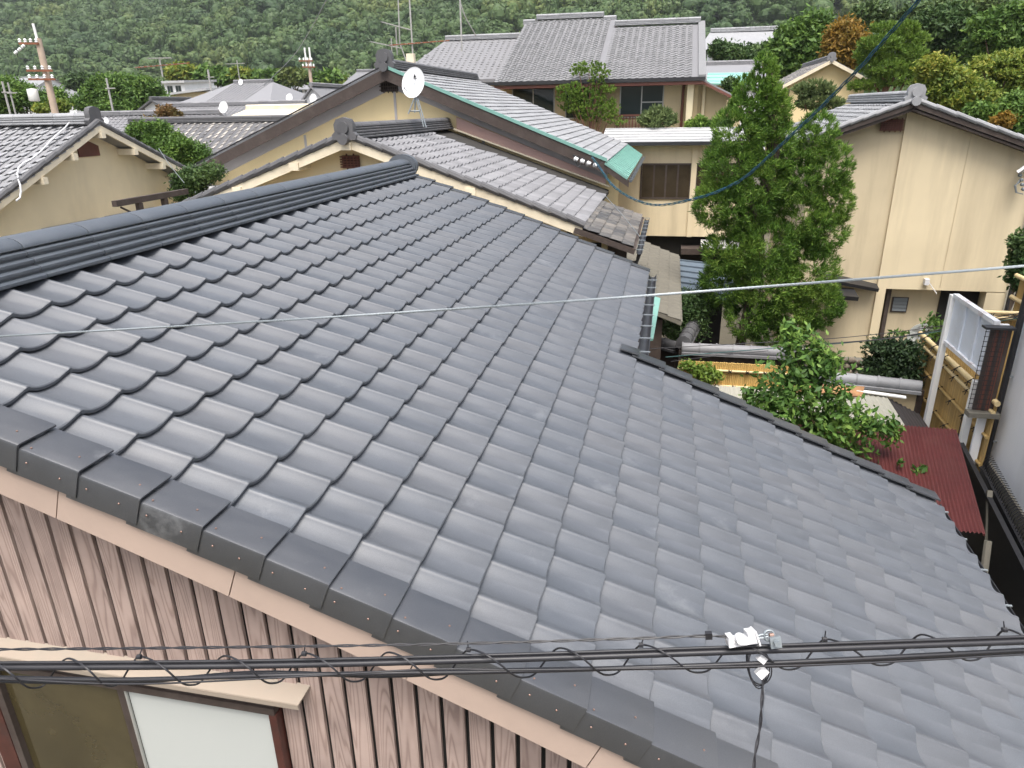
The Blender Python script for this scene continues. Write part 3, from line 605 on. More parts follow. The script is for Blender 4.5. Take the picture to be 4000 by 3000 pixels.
b = MB(); b.prism([(XC, ZC_+.01), (XCL, ZCL+.01), (XCL, ZCL-.12), (XC, ZC_-.12)], 'y', YC0+.02, YC1); b.build('back_slope', MAT['silver_tile'], hc)
m_ = MB(); m_.prism([(XCL+.5, 0), (1.9, 0), (1.9, ze-.05), (XC, ZC_-.15), (XCL+.5, ZCL+.05)], 'y', 15.45, YC1-.4); m_.build('gable_wall', MAT['plaster_yellow'], hc)
# lower copper pent strip
dco = Vector((.83, 0, -.56)).normalized(); zco = ze-.03
m = MB(); m.slab([(xe-.03, YC0-.02, zco), (xe+.50, YC0-.02, zco-.345), (xe+.50, YC1+.2, zco-.345), (xe-.03, YC1+.2, zco)], 0.05); cp = m.build('copper_pent', MAT['copper_green'], hc)
for i in range(20):
    yy = YC0+.05+i*.43; m = MB(); m.bar((xe, yy, zco+.0), (xe+.50, yy, zco-.335), .022, .03); m.build('seam', MAT['copper_green'], cp)
band(hc, 'pent_fascia', 'dark_wood', [(xe, zco-.06), (xe+.52, zco-.40)], YC0-.01, YC0+.03, .16)
gutter(hc, xe+.56, zco-.40, YC0, YC1+.1, r=.05)
for (xa, za, x1, z1) in ((XC, ZC_, xe, ze), (XC, ZC_, XCL, ZCL)):
    band(hc, 'copper_edge', 'copper_green' if x1 > xa else 'black_metal', [(xa, za+.055), (x1, z1+.055)], YC0-.01, YC0+.05, .075 if x1 > xa else .03)
    band(hc, 'barge_board', 'dark_wood', [(xa, za-.03), (x1, z1-.03)], YC0+.01, YC0+.05, .26)
    band(hc, 'soffit', 'dark_wood', [(xa, za-.14), (x1, z1-.14)], YC0+.051, 15.449, .02)
    band(hc, 'plaster_band', 'grey_trim', [(xa, za-.10), (x1, z1-.10)], 15.40, 15.449, .36)
vent(hc, -3.42, -2.98, 15.385, 6.64, 6.88, mat='dark_wood', bars=8, rows=3)
ridge_row(hc, XC+.0, YC0+.15, YC1, .42, ZC_-.02, .16, .10, 3, .05, .07, 'dark_ridge')
onigawara(hc, XC, YC0+.05, ZC_-.02, .95, 'dark_ridge')
for x in (-5.6, -3.1, -0.9):
    zt = ZC_-abs(x-XC)*SC-.5; m = MB(); m.box(x-.03, x+.03, 15.435, 15.449, 4.0, zt); m.build('wall_joint', MAT['grey_trim'], hc)
# pink flashing where the lower roof meets this wall
m = MB(); f0 = lambda x: ZB-(x-XB)*SB
m.prism([(XB+.25, f0(XB+.25)+.33), (XR-.1, f0(XR-.1)+.18), (XR-.1, f0(XR-.1)+.03), (XB+.25, f0(XB+.25)+.03)], 'y', 15.36, 15.39); m.build('flashing', MAT['pink_flashing'], hc)
m = MB(); m.prism([(XB+.2, f0(XB+.2)+.06), (XR, f0(XR)+.06), (XR, f0(XR)+.03), (XB+.2, f0(XB+.2)+.03)], 'y', 15.25, 15.36); m.build('flashing_edge', MAT['cream_board'], hc)

# ---------------------------------------------------------------- link building with pale metal roof and long windows
he = thing('link_building', 'low beige link building with pale metal roof and brown window row behind the cedar', 'building', (4.0, 24.6, 0))
YE = 24.0
xl_ = at(2420, 600, Y=YE)[0]; ez = at(2490, 553, Y=YE-.4)[2]; tz = at(2600, 498, Y=25.4)[2]; wz1 = at(2510, 645, Y=YE)[2]; wz0 = at(2510, 770, Y=YE)[2]; bz = at(2538, 921, Y=YE)[2]
m = MB(); m.box(1.2, 6.35, YE, 25.3, bz, ez-.06); m.build('wall', MAT['plaster_beige'], he)
m = MB(); m.slab([(1.2, YE-.4, ez), (6.4, YE-.4, ez), (6.4, 25.4, tz), (1.2, 25.4, tz)], .08); rf = m.build('roof', MAT['white_roof'], he)
for i in range(5):
    t = (i+.5)/5; y = YE-.4+1.8*t; z = ez+(tz-ez)*t; m = MB(); m.box(1.2, 6.4, y-.02, y+.05, z+.005, z+.035); m.build('seam', MAT['white_roof'], rf)
gutter_e = MB(); gutter_e.box(1.2, 6.4, YE-.48, YE-.405, ez-.13, ez-.02); gutter_e.build('gutter', MAT['black_metal'], he)
xw = [at(px, 700, Y=YE)[0] for px in (2508, 2694, 2722, 2900, 2930, 3080)]
for k in range(3): window_y(he, xw[2*k], min(xw[2*k+1], 6.2), wz0, wz1, YE-.02, 4, frame='dark_wood', glass='glass_brown', fw=.06)
m = MB(); m.box(xw[1]+.03, xw[2]-.03, YE-.09, YE-.001, bz, ez-.1); m.build('pillar', MAT['plaster_beige'], he)
m = MB(); m.box(1.3, 6.3, YE+.3, 25.2, 0, bz); m.build('ground_floor', MAT['painted_void'], he)  # solid block painted near-black for the shadow below the wall
m = MB(); m.box(at(2660, 960, Y=YE)[0], 6.0, YE-.5, YE+.28, bz-.55, bz-.35); m.build('ledge', MAT['dark_wood'], he)
m = MB(); m.slab([(at(2735, 960, Y=YE)[0], YE-.9, bz-.22), (6.2, YE-.9, bz-.22), (6.2, YE-.02, bz-.10), (at(2735, 960, Y=YE)[0], YE-.02, bz-.10)], .05); m.build('canopy', MAT['white_roof'], he)

# ---------------------------------------------------------------- large two storey house at the back
hd = thing('large_house', 'large two storey house with broad silvery tiled roof behind the pines', 'house', (0, 30, 0))
ZD, SDs = 7.16, 0.41; YD0 = 25.6; bd = math.atan(SDs)
tmD = s_tile(.235, .265, J_PROF, over=.02, lift=.03, zs=1.25).mesh('roof_tile_d', MAT['mid_tile'], 40)
def d_slope(x0, x1, yr):
    nr = int((yr-YD0)/math.cos(bd)/.235); nc = int((x1-x0)/.265)
    top = (x0, YD0+nr*.235*math.cos(bd), ZD+nr*.235*math.sin(bd))
    return grid_mats(top, (0, -math.cos(bd), -math.sin(bd)), (1, 0, 0), .235, .265, nr, nc)
lay_tiles(hd, tmD, d_slope(-3.0, .95, 32.2)+d_slope(.95, 4.35, 31.0), limit=300)
def roof_body(x0, x1, yr, yb):
    zr = ZD+(yr-YD0)*SDs; b = MB(); zb = zr-(yb-yr)*SDs
    b.prism([(YD0+.03, ZD-.05), (yr, zr-.05), (yb, zb-.02), (yb, zb-.14), (yr, zr-.17), (YD0+.03, ZD-.15)], 'x', x0, x1); b.build('roof_body', MAT['grey_tile'], hd)
roof_body(-3.0, .95, 32.2, 37); roof_body(.95, 4.6, 31.0, 37)
m = MB(); m.prism([(YD0+.8, 0), (36.4, 0), (36.4, 7.3), (32.1, ZD+2.4), (YD0+.8, 7.3)], 'x', -2.8, .9); m.build('wall', MAT['plaster_tan'], hd)
m = MB(); m.prism([(YD0+.8, 0), (36.4, 0), (36.4, 7.3), (31.0, ZD+2.0), (YD0+.8, 7.3)], 'x', .9, 4.42); m.build('wall', MAT['plaster_tan'], hd)
def ridge_x(parent, y, x0, x1, z, mat='silver_tile', s=1.0):
    ridge_row(parent, y, x0, x1, .5, z, .16*s, .11*s, 3, .05*s, .07*s, mat, axis='x')
ridge_x(hd, 32.2, -2.55, .40, ZD+(32.2-YD0)*SDs-.03); ridge_x(hd, 32.05, .42, .95, ZD+(32.0-YD0)*SDs-.13); ridge_x(hd, 31.0, .97, 4.45, ZD+(31.0-YD0)*SDs-.02); ridge_x(hd, 32.0, -3.1, -2.57, ZD+(32.0-YD0)*SDs-.15)
# right verge: lighter edge tiles
m = MB(); zr = ZD+(31.0-YD0)*SDs; m.prism([(YD0, ZD+.05), (31.0, zr+.05), (31.0, zr-.12), (YD0, ZD-.12)], 'x', 4.36, 4.62); m.build('verge', MAT['mid_tile'], hd)
m = MB(); m.box(-4.2, 4.6, YD0-.03, YD0+.03, ZD-.13, ZD-.02); m.build('gutter', MAT['black_metal'], hd)
m = MB(); m.box(-4.2, 4.55, YD0+.04, YD0+.79, ZD-.26, ZD-.16); m.build('eave_soffit', MAT['red_wood'], hd)
window_y(hd, 1.64, 3.16, 5.85, 6.97, YD0+.78, 2, mid=6.35)
window_y(hd, -2.45, -.88, 5.85, 6.97, YD0+.78, 2)
window_y(hd, -1.0+.6, .6, 5.85, 6.97, YD0+.78, 2)
m = MB(); m.box(4.02, 4.24, YD0+.4, YD0+.8, 3.0, ZD-.15); m.build('pillar', MAT['plaster_cream'], hd)
m = MB(); m.tube([(3.88, YD0+.72, ZD-.2), (3.88, YD0+.72, 3.0)], .05, 8); m.build('downpipe', MAT['red_wood'], hd, 40)
for i in range(9):
    m = MB(); m.box(1.52+.115*i, 1.56+.115*i, YD0+.52, YD0+.55, 5.42, 5.86); m.build('baluster', MAT['red_wood'], hd)
m = MB(); m.box(1.45, 2.55, YD0+.50, YD0+.57, 5.87, 5.94); m.build('rail', MAT['red_wood'], hd)
m = MB(); m.box(1.45, 2.55, YD0+.50, YD0+.57, 5.36, 5.42); m.build('rail', MAT['red_wood'], hd)
# lean-to at its right side
m = MB(); m.prism([(4.43, 3), (5.45, 3), (5.45, 6.50), (4.43, 7.0)], 'y', 26.6, 31.5); m.build('side_wing', MAT['plaster_tan'], hd)
m = MB(); m.slab([(4.35, 26.0, 7.16), (5.75, 26.0, 6.48), (5.75, 32.0, 6.48), (4.35, 32.0, 7.16)], .10); m.build('side_roof', MAT['grey_tile'], hd)
band(hd, 'side_barge', 'red_wood', [(4.35, 7.10), (5.78, 6.41)], 25.97, 26.02, .10)
m = MB(); m.tube([(4.62, 26.5, 6.95), (4.62, 26.5, 3)], .06, 8); m.build('downpipe', MAT['plaster_cream'], hd, 40)
# lower left wing, hipped
m = MB(); m.add([(-8.1, 28.2, 7.35), (-3.05, 28.2, 7.35), (-3.05, 32, 9.15), (-6.7, 32, 9.15), (-8.1, 36, 7.35), (-3.05, 36, 7.35), (-8.1, 28.2, 7.2), (-3.05, 28.2, 7.2), (-8.1, 36, 7.2), (-3.05, 36, 7.2)],
                [(0, 1, 2, 3), (0, 3, 4), (3, 2, 5, 4), (0, 6, 7, 1), (6, 0, 4, 8), (6, 8, 9, 7), (1, 7, 9, 5, 2)]); m.build('wing_roof', MAT['grey_tile'], hd)
dw = Vector((0, -3.8, -1.8)).normalized(); Lw = Vector((0, 3.8, 1.8)).length; nw = int(Lw/.235)
tw = grid_mats((-8.1, 32, 9.17), dw, (1, 0, 0), .235, .265, nw, 19, sel=lambda c, r: r*.265 > 1.4*(1-c/nw)+.2)
lay_tiles(hd, tmD, tw, name='wing_tile', limit=0)
ridge_x(hd, 32.0, -6.7, -3.1, 9.13)
m = MB(); m.box(-7.8, -3.05, 28.7, 35.6, 0, 7.25); m.build('wing_wall', MAT['plaster_tan'], hd)

# ---------------------------------------------------------------- beige house on the right
hf = thing('beige_house', 'tall windowless beige gable house at the right behind the cedar', 'house', (9, 18, 0))
XF, ZF, SF = 8.64, 6.22, .36; YF0, YF1 = 15.6, 21.7; bf = math.atan(SF)
tmF = s_tile(.235, .265, J_PROF, over=.02, lift=.03).mesh('roof_tile_f', MAT['silver_tile'], 40)
lay_tiles(hf, tmF, grid_mats((XF-.02, YF1, ZF), (-math.cos(bf), 0, -math.sin(bf)), (0, -1, 0), .235, .265, 10, 22), limit=300)
XFL = 6.45; ZFL = ZF-(XF-XFL)*SF; XFR = 12.4; ZFR = ZF-(XFR-XF)*SF
m = MB(); m.prism([(XF, ZF-.06), (XFL+.05, ZFL-.05), (XFL+.05, ZFL-.15), (XF, ZF-.17)], 'y', YF0+.05, YF1); m.build('roof_deck', MAT['deck_dark'], hf)
m = MB(); m.prism([(XF, ZF), (XFR, ZFR), (XFR, ZFR-.14), (XF, ZF-.14)], 'y', YF0+.05, YF1); m.build('back_slope', MAT['silver_tile'], hf)
for xa, x1, z1 in ((XF, XFL, ZFL), (XF, XFR, ZFR)):
    n = 9
    for i in range(n):
        f0_, f1_ = i/n, (i+1.1)/n; m = MB(); m.tube([(xa+(x1-xa)*f0_, YF0+.03, ZF+(z1-ZF)*f0_+.03), (xa+(x1-xa)*f1_, YF0+.03, ZF+(z1-ZF)*f1_+.012)], .055, 8); m.build('verge_tile', MAT['silver_tile'], hf, 40)
    band(hf, 'barge_board', 'dark_wood', [(xa, ZF-.04), (x1, z1-.04)], YF0+.02, YF0+.05, .10)
    band(hf, 'soffit', 'dark_wood', [(xa, ZF-.16), (x1, z1-.16)], YF0+.051, 15.97, .05)
ridge_row(hf, XF, YF0+.15, YF1, .42, ZF-.02, .15, .10, 3, .055, .07, 'silver_tile')
onigawara(hf, XF, YF0+.05, ZF-.03, .85, 'silver_tile')
zf = lambda x: ZF-abs(x-XF)*SF-.10
m = MB(); m.prism([(8.62, 2.02), (11.42, 2.02), (11.42, zf(11.42)), (8.64, zf(8.64)), (8.62, zf(8.62))], 'y', 15.98, 21.3); m.build('gable_wall', MAT['plaster_beige'], hf)
m = MB(); m.prism([(6.75, 0), (8.62, 0), (8.62, zf(8.62)), (6.75, zf(6.75))], 'y', 16.045, 21.25); m.build('wall_left', MAT['plaster_beige_dark'], hf)
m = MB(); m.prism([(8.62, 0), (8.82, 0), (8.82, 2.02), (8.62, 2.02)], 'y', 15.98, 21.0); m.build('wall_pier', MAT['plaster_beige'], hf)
m = MB(); m.box(8.82, 11.42, 16.35, 21.0, 0, 2.02); m.build('recessed_wall', MAT['plaster_beige_dark'], hf)
m = MB(); m.box(11.0, 11.42, 15.98, 16.34, 0, 2.0); m.build('wall_pier', MAT['plaster_beige'], hf)
m = MB(); m.box(8.93, 9.02, 16.2, 16.33, 0, 2.0); m.build('post', MAT['dark_wood'], hf)
m = MB(); m.box(10.15, 10.98, 16.30, 16.345, .5, 1.95); m.build('painted_opening', MAT['painted_void'], hf)  # solid sheet painted near-black for the darkness inside
for x in (9.62, 11.44): pass
m = MB(); m.box(9.98, 9.992, 15.968, 15.979, 2.1, zf(9.98)-.05); m.build('wall_joint', MAT['plaster_beige_dark'], hf)
vent(hf, 8.12, 8.57, 15.985, 5.60, 5.84, mat='red_wood', bars=8, rows=6)
# louvre window and round window
m = MB(); m.box(9.10, 9.47, 16.32, 16.345, 1.36, 1.74); lw = m.build('louvre_window', MAT['dark_wood'], hf)
for i in range(4):
    z = 1.40+.085*i; m = MB(); m.slab([(9.13, 16.29, z), (9.44, 16.29, z), (9.44, 16.315, z+.075), (9.13, 16.315, z+.075)], .006); m.build('slat', MAT['cable_grey'], lw)
m = MB(); m.lathe([(.36, 0), (.36, .03), (.30, .03), (.30, .015), (.001, .015)], (9.95, 16.345, .75), (0, -1, 0), 28); rw = m.build('round_window', MAT['shutter_white'], hf, 30)
for dx in (-.12, 0, .12):
    m = MB(); m.box(9.95+dx-.012, 9.95+dx+.012, 16.31, 16.328, .46, 1.04); m.build('bar', MAT['red_wood'] if dx == 0 else MAT['window_frame'], rw)
for dz in (-.12, .04, .18):
    m = MB(); m.box(9.68, 10.22, 16.312, 16.327, .75+dz-.01, .75+dz+.01); m.build('bar', MAT['window_frame'], rw)
# porch roofs and lamp at the left foot
m = MB(); m.slab([(7.3, 15.55, 2.32), (8.61, 15.75, 2.06), (8.61, 16.05, 2.12), (7.3, 16.05, 2.40)], .08); m.build('porch_roof', MAT['black_metal'], hf)
m = MB(); m.slab([(7.2, 15.2, 2.03), (8.05, 15.2, 1.98), (8.05, 15.75, 2.05), (7.2, 15.75, 2.12)], .10); m.build('porch_roof', MAT['black_metal'], hf)
m = MB(); m.lathe([(.03, .12), (.10, .05), (.07, 0), (.06, -.13), (.04, -.16)], (7.62, 15.6, 1.62), (0, 0, 1), 10); m.build('wall_lamp', MAT['black_metal'], hf, 40)
m = MB(); m.box(9.60, 9.70, 15.86, 15.978, 2.16, 2.30); m.build('floodlight', MAT['plastic_white'], hf)
m = MB(); m.bar((9.70, 15.88, 2.22), (9.88, 15.80, 1.98), .04, .012); m.build('floodlight_arm', MAT['plastic_white'], hf)
m = MB(); m.tube([(11.46, 15.9, 5.0), (11.46, 15.9, 0)], .045, 8); m.build('downpipe', MAT['black_metal'], hf, 40)

# ---------------------------------------------------------------- house on the far left, gable turned to the right
hg = thing('left_house', 'cream gabled house with scalloped silver tiles at the left edge', 'house', (-11, 11.3, 0))
YG, ZG, SG, XG = 11.28, 6.08, .44, -8.0; bgm = math.atan(SG); cg, sg = math.cos(bgm), math.sin(bgm)
tmG = s_tile(.235, .265, J_PROF, over=.02, lift=.034, zs=1.35).mesh('roof_tile_g', MAT['silver_tile'], 40)
lay_tiles(hg, tmG, grid_mats((XG-6.9, YG, ZG), (0, -cg, -sg), (1, 0, 0), .235, .265, 17, 26), limit=300)
YGn, YGf = YG-3.8, YG+2.72
m = MB(); m.prism([(YG, ZG-.05), (YGn, ZG-3.8*SG-.05), (YGn, ZG-3.8*SG-.15), (YG, ZG-.16), (YGf, ZG-2.72*SG-.12), (YGf, ZG-2.72*SG+.02), (YG, ZG+.02)], 'x', XG-7.2, XG-.05); m.build('roof_deck', MAT['grey_tile'], hg)
m = MB(); m.prism([(YGn+.45, 0), (YGf-.35, 0), (YGf-.35, ZG-2.72*SG), (YG, ZG-.12), (YGn+.45, ZG-3.35*SG-.1)], 'x', XG-7, XG-.42); m.build('gable_wall', MAT['plaster_cream'], hg)
for y1, L_ in ((YGn, 3.8), (YGf, 2.72)):
    n = 12
    for i in range(n):
        f0_, f1_ = i/n, (i+1.1)/n; m = MB(); m.tube([(XG-.05, YG+(y1-YG)*f0_, ZG-L_*SG*f0_+.03), (XG-.05, YG+(y1-YG)*f1_, ZG-L_*SG*f1_+.01)], .06, 8); m.build('verge_tile', MAT['dark_ridge'], hg, 40)
    b = MB(); b.prism([(YG, ZG-.04), (y1, ZG-L_*SG-.04), (y1, ZG-L_*SG-.16), (YG, ZG-.16)], 'x', XG-.06, XG-.02); b.build('barge_board', MAT['cream_board'], hg)
    b = MB(); b.prism([(YG, ZG-.10), (y1, ZG-L_*SG-.10), (y1, ZG-L_*SG-.12), (YG, ZG-.12)], 'x', XG-.419, XG-.061); b.build('soffit', MAT['cream_board'], hg)
for yy in (9.55, 10.41, 11.28, 12.15, 12.98, 13.7):
    zz = ZG-abs(yy-YG)*SG; m = MB(); m.box(XG-.418, XG+.03, yy-.055, yy+.055, zz-.30, zz-.17); m.build('purlin_end', MAT['cream_board'], hg)
m = MB(); m.prism([(10.97, 5.42), (11.55, 5.42), (11.55, 5.62), (11.26, 5.74), (10.97, 5.62)], 'x', XG-.415, XG-.39); m.build('vent', MAT['red_wood'], hg)
window_x(hg, 9.65, 11.08, 3.3, 4.13, XG-.40, 3, frame='dark_wood'); window_x(hg, 11.34, 12.85, 3.3, 4.13, XG-.40, 3, frame='dark_wood')
ridge_x(hg, YG, XG-7, XG-.15, ZG-.02, 'silver_tile', 1.0)
onigawara(hg, XG-.15, YG, ZG-.03, .8, 'dark_ridge', axis='x')

# ================================================================ vegetation builders
def leaf_cloud(lobes, n, size, aspect=0.45, per=18, spread=0.16, needle=False, up=0.25, shell=0.55, seed=0, droop=0.0, flat=False):
    """quads spread in clumps through the outer shell of ellipsoid lobes; lobes = (cx,cy,cz,rx,ry,rz)"""
    g_ = np.random.default_rng(seed+101); L = np.array(lobes, float)
    wgt = (L[:, 3]*L[:, 5]); wgt = wgt/wgt.sum(); nc = max(4, n//per)
    idx = g_.choice(len(L), nc, p=wgt)
    dirs = g_.normal(size=(nc, 3)); dirs /= np.linalg.norm(dirs, axis=1, keepdims=True)
    rad = shell+(1.06-shell)*g_.random(nc)**0.6
    cen = L[idx, :3]+dirs*L[idx, 3:6]*rad[:, None]
    inner = np.zeros(nc, bool)
    for k in range(len(L)):                                    # drop clumps buried deep inside another lobe
        q = (cen-L[k, :3])/L[k, 3:6]; inner |= (np.linalg.norm(q, axis=1) < shell*0.75)
    cen = cen[~inner]; dirs = dirs[~inner]; idx = idx[~inner]; nc = len(cen)
    ci = np.repeat(np.arange(nc), per); N = len(ci)
    sp = spread*np.minimum(L[idx][:, 3], L[idx][:, 5])[ci]
    if needle:
        a = dirs[ci]*0.8+np.array([0, 0, up])+g_.normal(size=(N, 3))*0.55; a /= np.linalg.norm(a, axis=1, keepdims=True)
        ln = size*(0.6+0.8*g_.random(N)); p = cen[ci]+g_.normal(size=(N, 3))*sp[:, None]*0.35+a*ln[:, None]*0.7
    else:
        a = dirs[ci]*0.5+g_.normal(size=(N, 3))*0.7+np.array([0, 0, -droop]); a /= np.linalg.norm(a, axis=1, keepdims=True)
        ln = size*(0.6+0.8*g_.random(N)); p = cen[ci]+g_.normal(size=(N, 3))*sp[:, None]
    if flat:
        od = p-L[idx][ci][:, :3]; od = od/L[idx][ci][:, 3:6]; od /= np.linalg.norm(od, axis=1, keepdims=True); rv_ = g_.normal(size=(N, 3)); a = np.cross(od, rv_); a /= np.linalg.norm(a, axis=1, keepdims=True)+1e-9; a += od*0.25*g_.normal(size=(N, 1)); nr = od+g_.normal(size=(N, 3))*0.25
    nr = od+g_.normal(size=(N, 3))*0.25 if flat else dirs[ci]*0.6+np.array([0, 0, 0.6])+g_.normal(size=(N, 3))*0.5
    b_ = np.cross(a, nr); b_ /= (np.linalg.norm(b_, axis=1, keepdims=True)+1e-9); wd = ln*aspect
    V = np.stack([p-a*ln[:, None], p-a*ln[:, None]*0.05+b_*wd[:, None], p+a*ln[:, None], p-a*ln[:, None]*0.05-b_*wd[:, None]], 1).reshape(-1, 3)
    F = np.arange(N*4).reshape(-1, 4)
    return V, F
def plant(name, label, cat, lobes, mat, n, size, base=None, trunk_r=0.0, bark='bark', group=None, seed=0, branches=True, **kw):
    c = np.mean(np.array(lobes)[:, :3], axis=0)
    if base is None: base = (c[0], c[1], 0.0)
    t = thing(name, label, cat, tuple(base), 0, group)
    fill = kw.pop('fill', 0)
    V, F = leaf_cloud(lobes, n, size, seed=seed, **kw)
    if fill:
        k2 = dict(kw); k2['shell'] = .15; V2, F2 = leaf_cloud([(l[0], l[1], l[2], l[3]*.72, l[4]*.72, l[5]*.72) for l in lobes], fill, size*1.5, seed=seed+1, **k2); F = np.concatenate([F, F2+len(V)]); V = np.concatenate([V, V2])
    link('crown', arr_mesh('crown', V, F, MAT[mat]), t)
    if trunk_r:
        m = MB(); rr = random.Random(seed); top = max(l[2] for l in lobes); B = Vector(base); hgt = top-B.z
        path = [B+Vector((0, 0, -.1))]
        for i in range(1, 6): f = i/5; path.append(Vector((B.x+(c[0]-B.x)*f+rr.uniform(-.04, .04)*hgt*.3, B.y+(c[1]-B.y)*f, B.z+hgt*f*.93)))
        m.tube(path, [trunk_r*(1-.8*i/5) for i in range(6)], 7); m.build('trunk', MAT[bark], t, 40)
        if branches:
            for l in lobes[:14]:
                p1 = Vector(l[:3]); f = max(.15, min(.85, (p1.z-B.z)/hgt-.18)); i = min(4, int(f*5)); p0 = path[i].lerp(path[i+1], f*5-i)
                mid = p0.lerp(p1, .5)+Vector((0, 0, -.06*(p1-p0).length)); m = MB(); m.tube([p0, mid, p1], [trunk_r*.4, trunk_r*.28, trunk_r*.1], 5); m.build('branch', MAT[bark], t, 40)
    return t
def plobe(px, py, rx, ry, Y, dy=0.0, dr=None):
    p = at(px, py, Y=Y+dy); d = project(p)[2]; k = d/FPX
    return (p[0], p[1], p[2], rx*k, (dr if dr else (rx+ry)/2)*k, ry*k)
def ptree(name, label, cat, Y, lobes, mat, n, size, trunk_r=0.12, seed=0, base_px=None, bark='bark', group=None, zb=None, auto=0, **kw):
    rr = random.Random(seed+5)
    L = []
    for l in lobes:
        L.append(plobe(l[0], l[1], l[2], l[3], Y, rr.uniform(-.25, .25)*l[2]/FPX*Y))
        for _ in range(auto):                                  # smaller lobes round every main one, for an uneven outline
            t_ = rr.uniform(0, 6.28); L.append(plobe(l[0]+math.cos(t_)*l[2]*.75, l[1]+math.sin(t_)*l[3]*.75, l[2]*.42, l[3]*.42, Y, rr.uniform(-.8, .6)*l[2]/FPX*Y))
    xs_ = [l[0] for l in L]; bx = at(base_px, lobes[0][1], Y=Y)[0] if base_px else sum(xs_)/len(xs_)
    zg = ground_z(bx, Y) if zb is None else zb
    return plant(name, label, cat, L, mat, n, size, (bx, Y, zg), trunk_r, bark, group, seed, **kw)

# ================================================================ wooded hillside
def hill_z(x, y):
    s = np.clip((y-300)/40, 0, 1)
    return ground_z(0, 300)+s*((y-300)*.44+9*np.sin(x*.021+.6)*np.sin(y*.017)+5*np.sin(x*.047+y*.03)+7*np.sin(x*.009+1.3))-2
hx = np.linspace(-620, 420, 80); hy = np.linspace(285, 700, 40)
V = [(x, y, float(hill_z(x, y))) for y in hy for x in hx]; F = [(j*80+i, j*80+i+1, (j+1)*80+i+1, (j+1)*80+i) for j in range(39) for i in range(79)]
hm = bpy.data.meshes.new('hill'); hm.from_pydata(V, [], F); hm.update(); simple('hill_soil', (.022, .032, .014), .95, .3, .05); hm.materials.append(MAT['hill_soil']); shade(hm, 60)
tag(link('hill', hm), 'steep wooded hillside behind the town', None, None, 'structure')
pts = []
fr_ = np.random.default_rng(5); yy = 296.0
while yy < 560:
    xx = -520.0
    while xx < 330:
        a_ = math.degrees(math.atan2(xx-CAM[0], yy-CAM[1]))
        if -54 < a_ < 30:
            x_, y_ = xx+fr_.uniform(-2.2, 2.2), yy+fr_.uniform(-2.0, 2.0); pts.append((x_, y_, float(hill_z(x_, y_))-.8))
        xx += 8.0
    yy += 7.0
forest_vars = bpy.data.collections.new('crown_shapes')
for k in range(5):
    g_ = random.Random(k+40); lb = [(0, 0, 3.2, 2.5, 2.5, 2.3)]
    for j in range(9): t_ = g_.uniform(0, 6.28); r_ = g_.uniform(1.0, 2.1); lb.append((math.cos(t_)*r_, math.sin(t_)*r_, g_.uniform(2.4, 5.0), g_.uniform(.8, 1.4), g_.uniform(.8, 1.4), g_.uniform(.7, 1.3)))
    Vc, Fc = leaf_cloud(lb, 700, .30, .7, 8, .18, seed=k+60, shell=.88, flat=True)
    core = MB()
    for l_ in lb:
        core.loft([[(l_[0]+l_[3]*.9*math.sin(a_)*math.cos(b_), l_[1]+l_[4]*.9*math.sin(a_)*math.sin(b_), l_[2]+l_[5]*.9*math.cos(a_)) for b_ in [i*math.pi/4 for i in range(8)]] for a_ in [.05, .6, 1.1, 1.7, 2.4]], close=True, cap=False)
    core.lathe([(.9, -1), (1.2, 1.0), (1.0, 3.0)], (0, 0, 0), (0, 0, 1), 6)
    Vall = np.concatenate([Vc, np.array(core.v)]); Fall = [tuple(f) for f in Fc.tolist()]+[tuple(i+len(Vc) for i in f) for f in core.f if len(f) == 4]
    me = bpy.data.meshes.new('crown_shape'); me.from_pydata(Vall.tolist(), [], Fall); me.update(); me.materials.append(MAT['leaf_forest'])
    forest_vars.objects.link(bpy.data.objects.new('crown_shape', me))
fm_ = bpy.data.meshes.new('forest'); fm_.from_pydata(pts, [], []); fm_.update()
fo = tag(link('forest', fm_), 'dense mixed forest covering the hillside', None, None, 'stuff')
ng = bpy.data.node_groups.new('forest_scatter', 'GeometryNodeTree')
ng.interface.new_socket('Geometry', in_out='INPUT', socket_type='NodeSocketGeometry'); ng.interface.new_socket('Geometry', in_out='OUTPUT', socket_type='NodeSocketGeometry')
gi = ng.nodes.new('NodeGroupInput'); go = ng.nodes.new('NodeGroupOutput')
ci_ = ng.nodes.new('GeometryNodeCollectionInfo'); ci_.inputs['Collection'].default_value = forest_vars; ci_.inputs['Separate Children'].default_value = True; ci_.inputs['Reset Children'].default_value = True
ip = ng.nodes.new('GeometryNodeInstanceOnPoints'); ip.inputs['Pick Instance'].default_value = True
rv = ng.nodes.new('FunctionNodeRandomValue'); rv.data_type = 'FLOAT_VECTOR'; rv.inputs['Min'].default_value = (0, 0, 0); rv.inputs['Max'].default_value = (.15, .15, 6.283)
rs = ng.nodes.new('FunctionNodeRandomValue'); rs.data_type = 'FLOAT_VECTOR'; rs.inputs['Min'].default_value = (1.2, 1.2, 1.0); rs.inputs['Max'].default_value = (2.5, 2.5, 2.3); rs.inputs['Seed'].default_value = 3
ng.links.new(gi.outputs[0], ip.inputs['Points']); ng.links.new(ci_.outputs[0], ip.inputs['Instance']); ng.links.new(rv.outputs['Value'], ip.inputs['Rotation']); ng.links.new(rs.outputs['Value'], ip.inputs['Scale']); ng.links.new(ip.outputs[0], go.inputs[0])
md = fo.modifiers.new('scatter', 'NODES'); md.node_group = ng

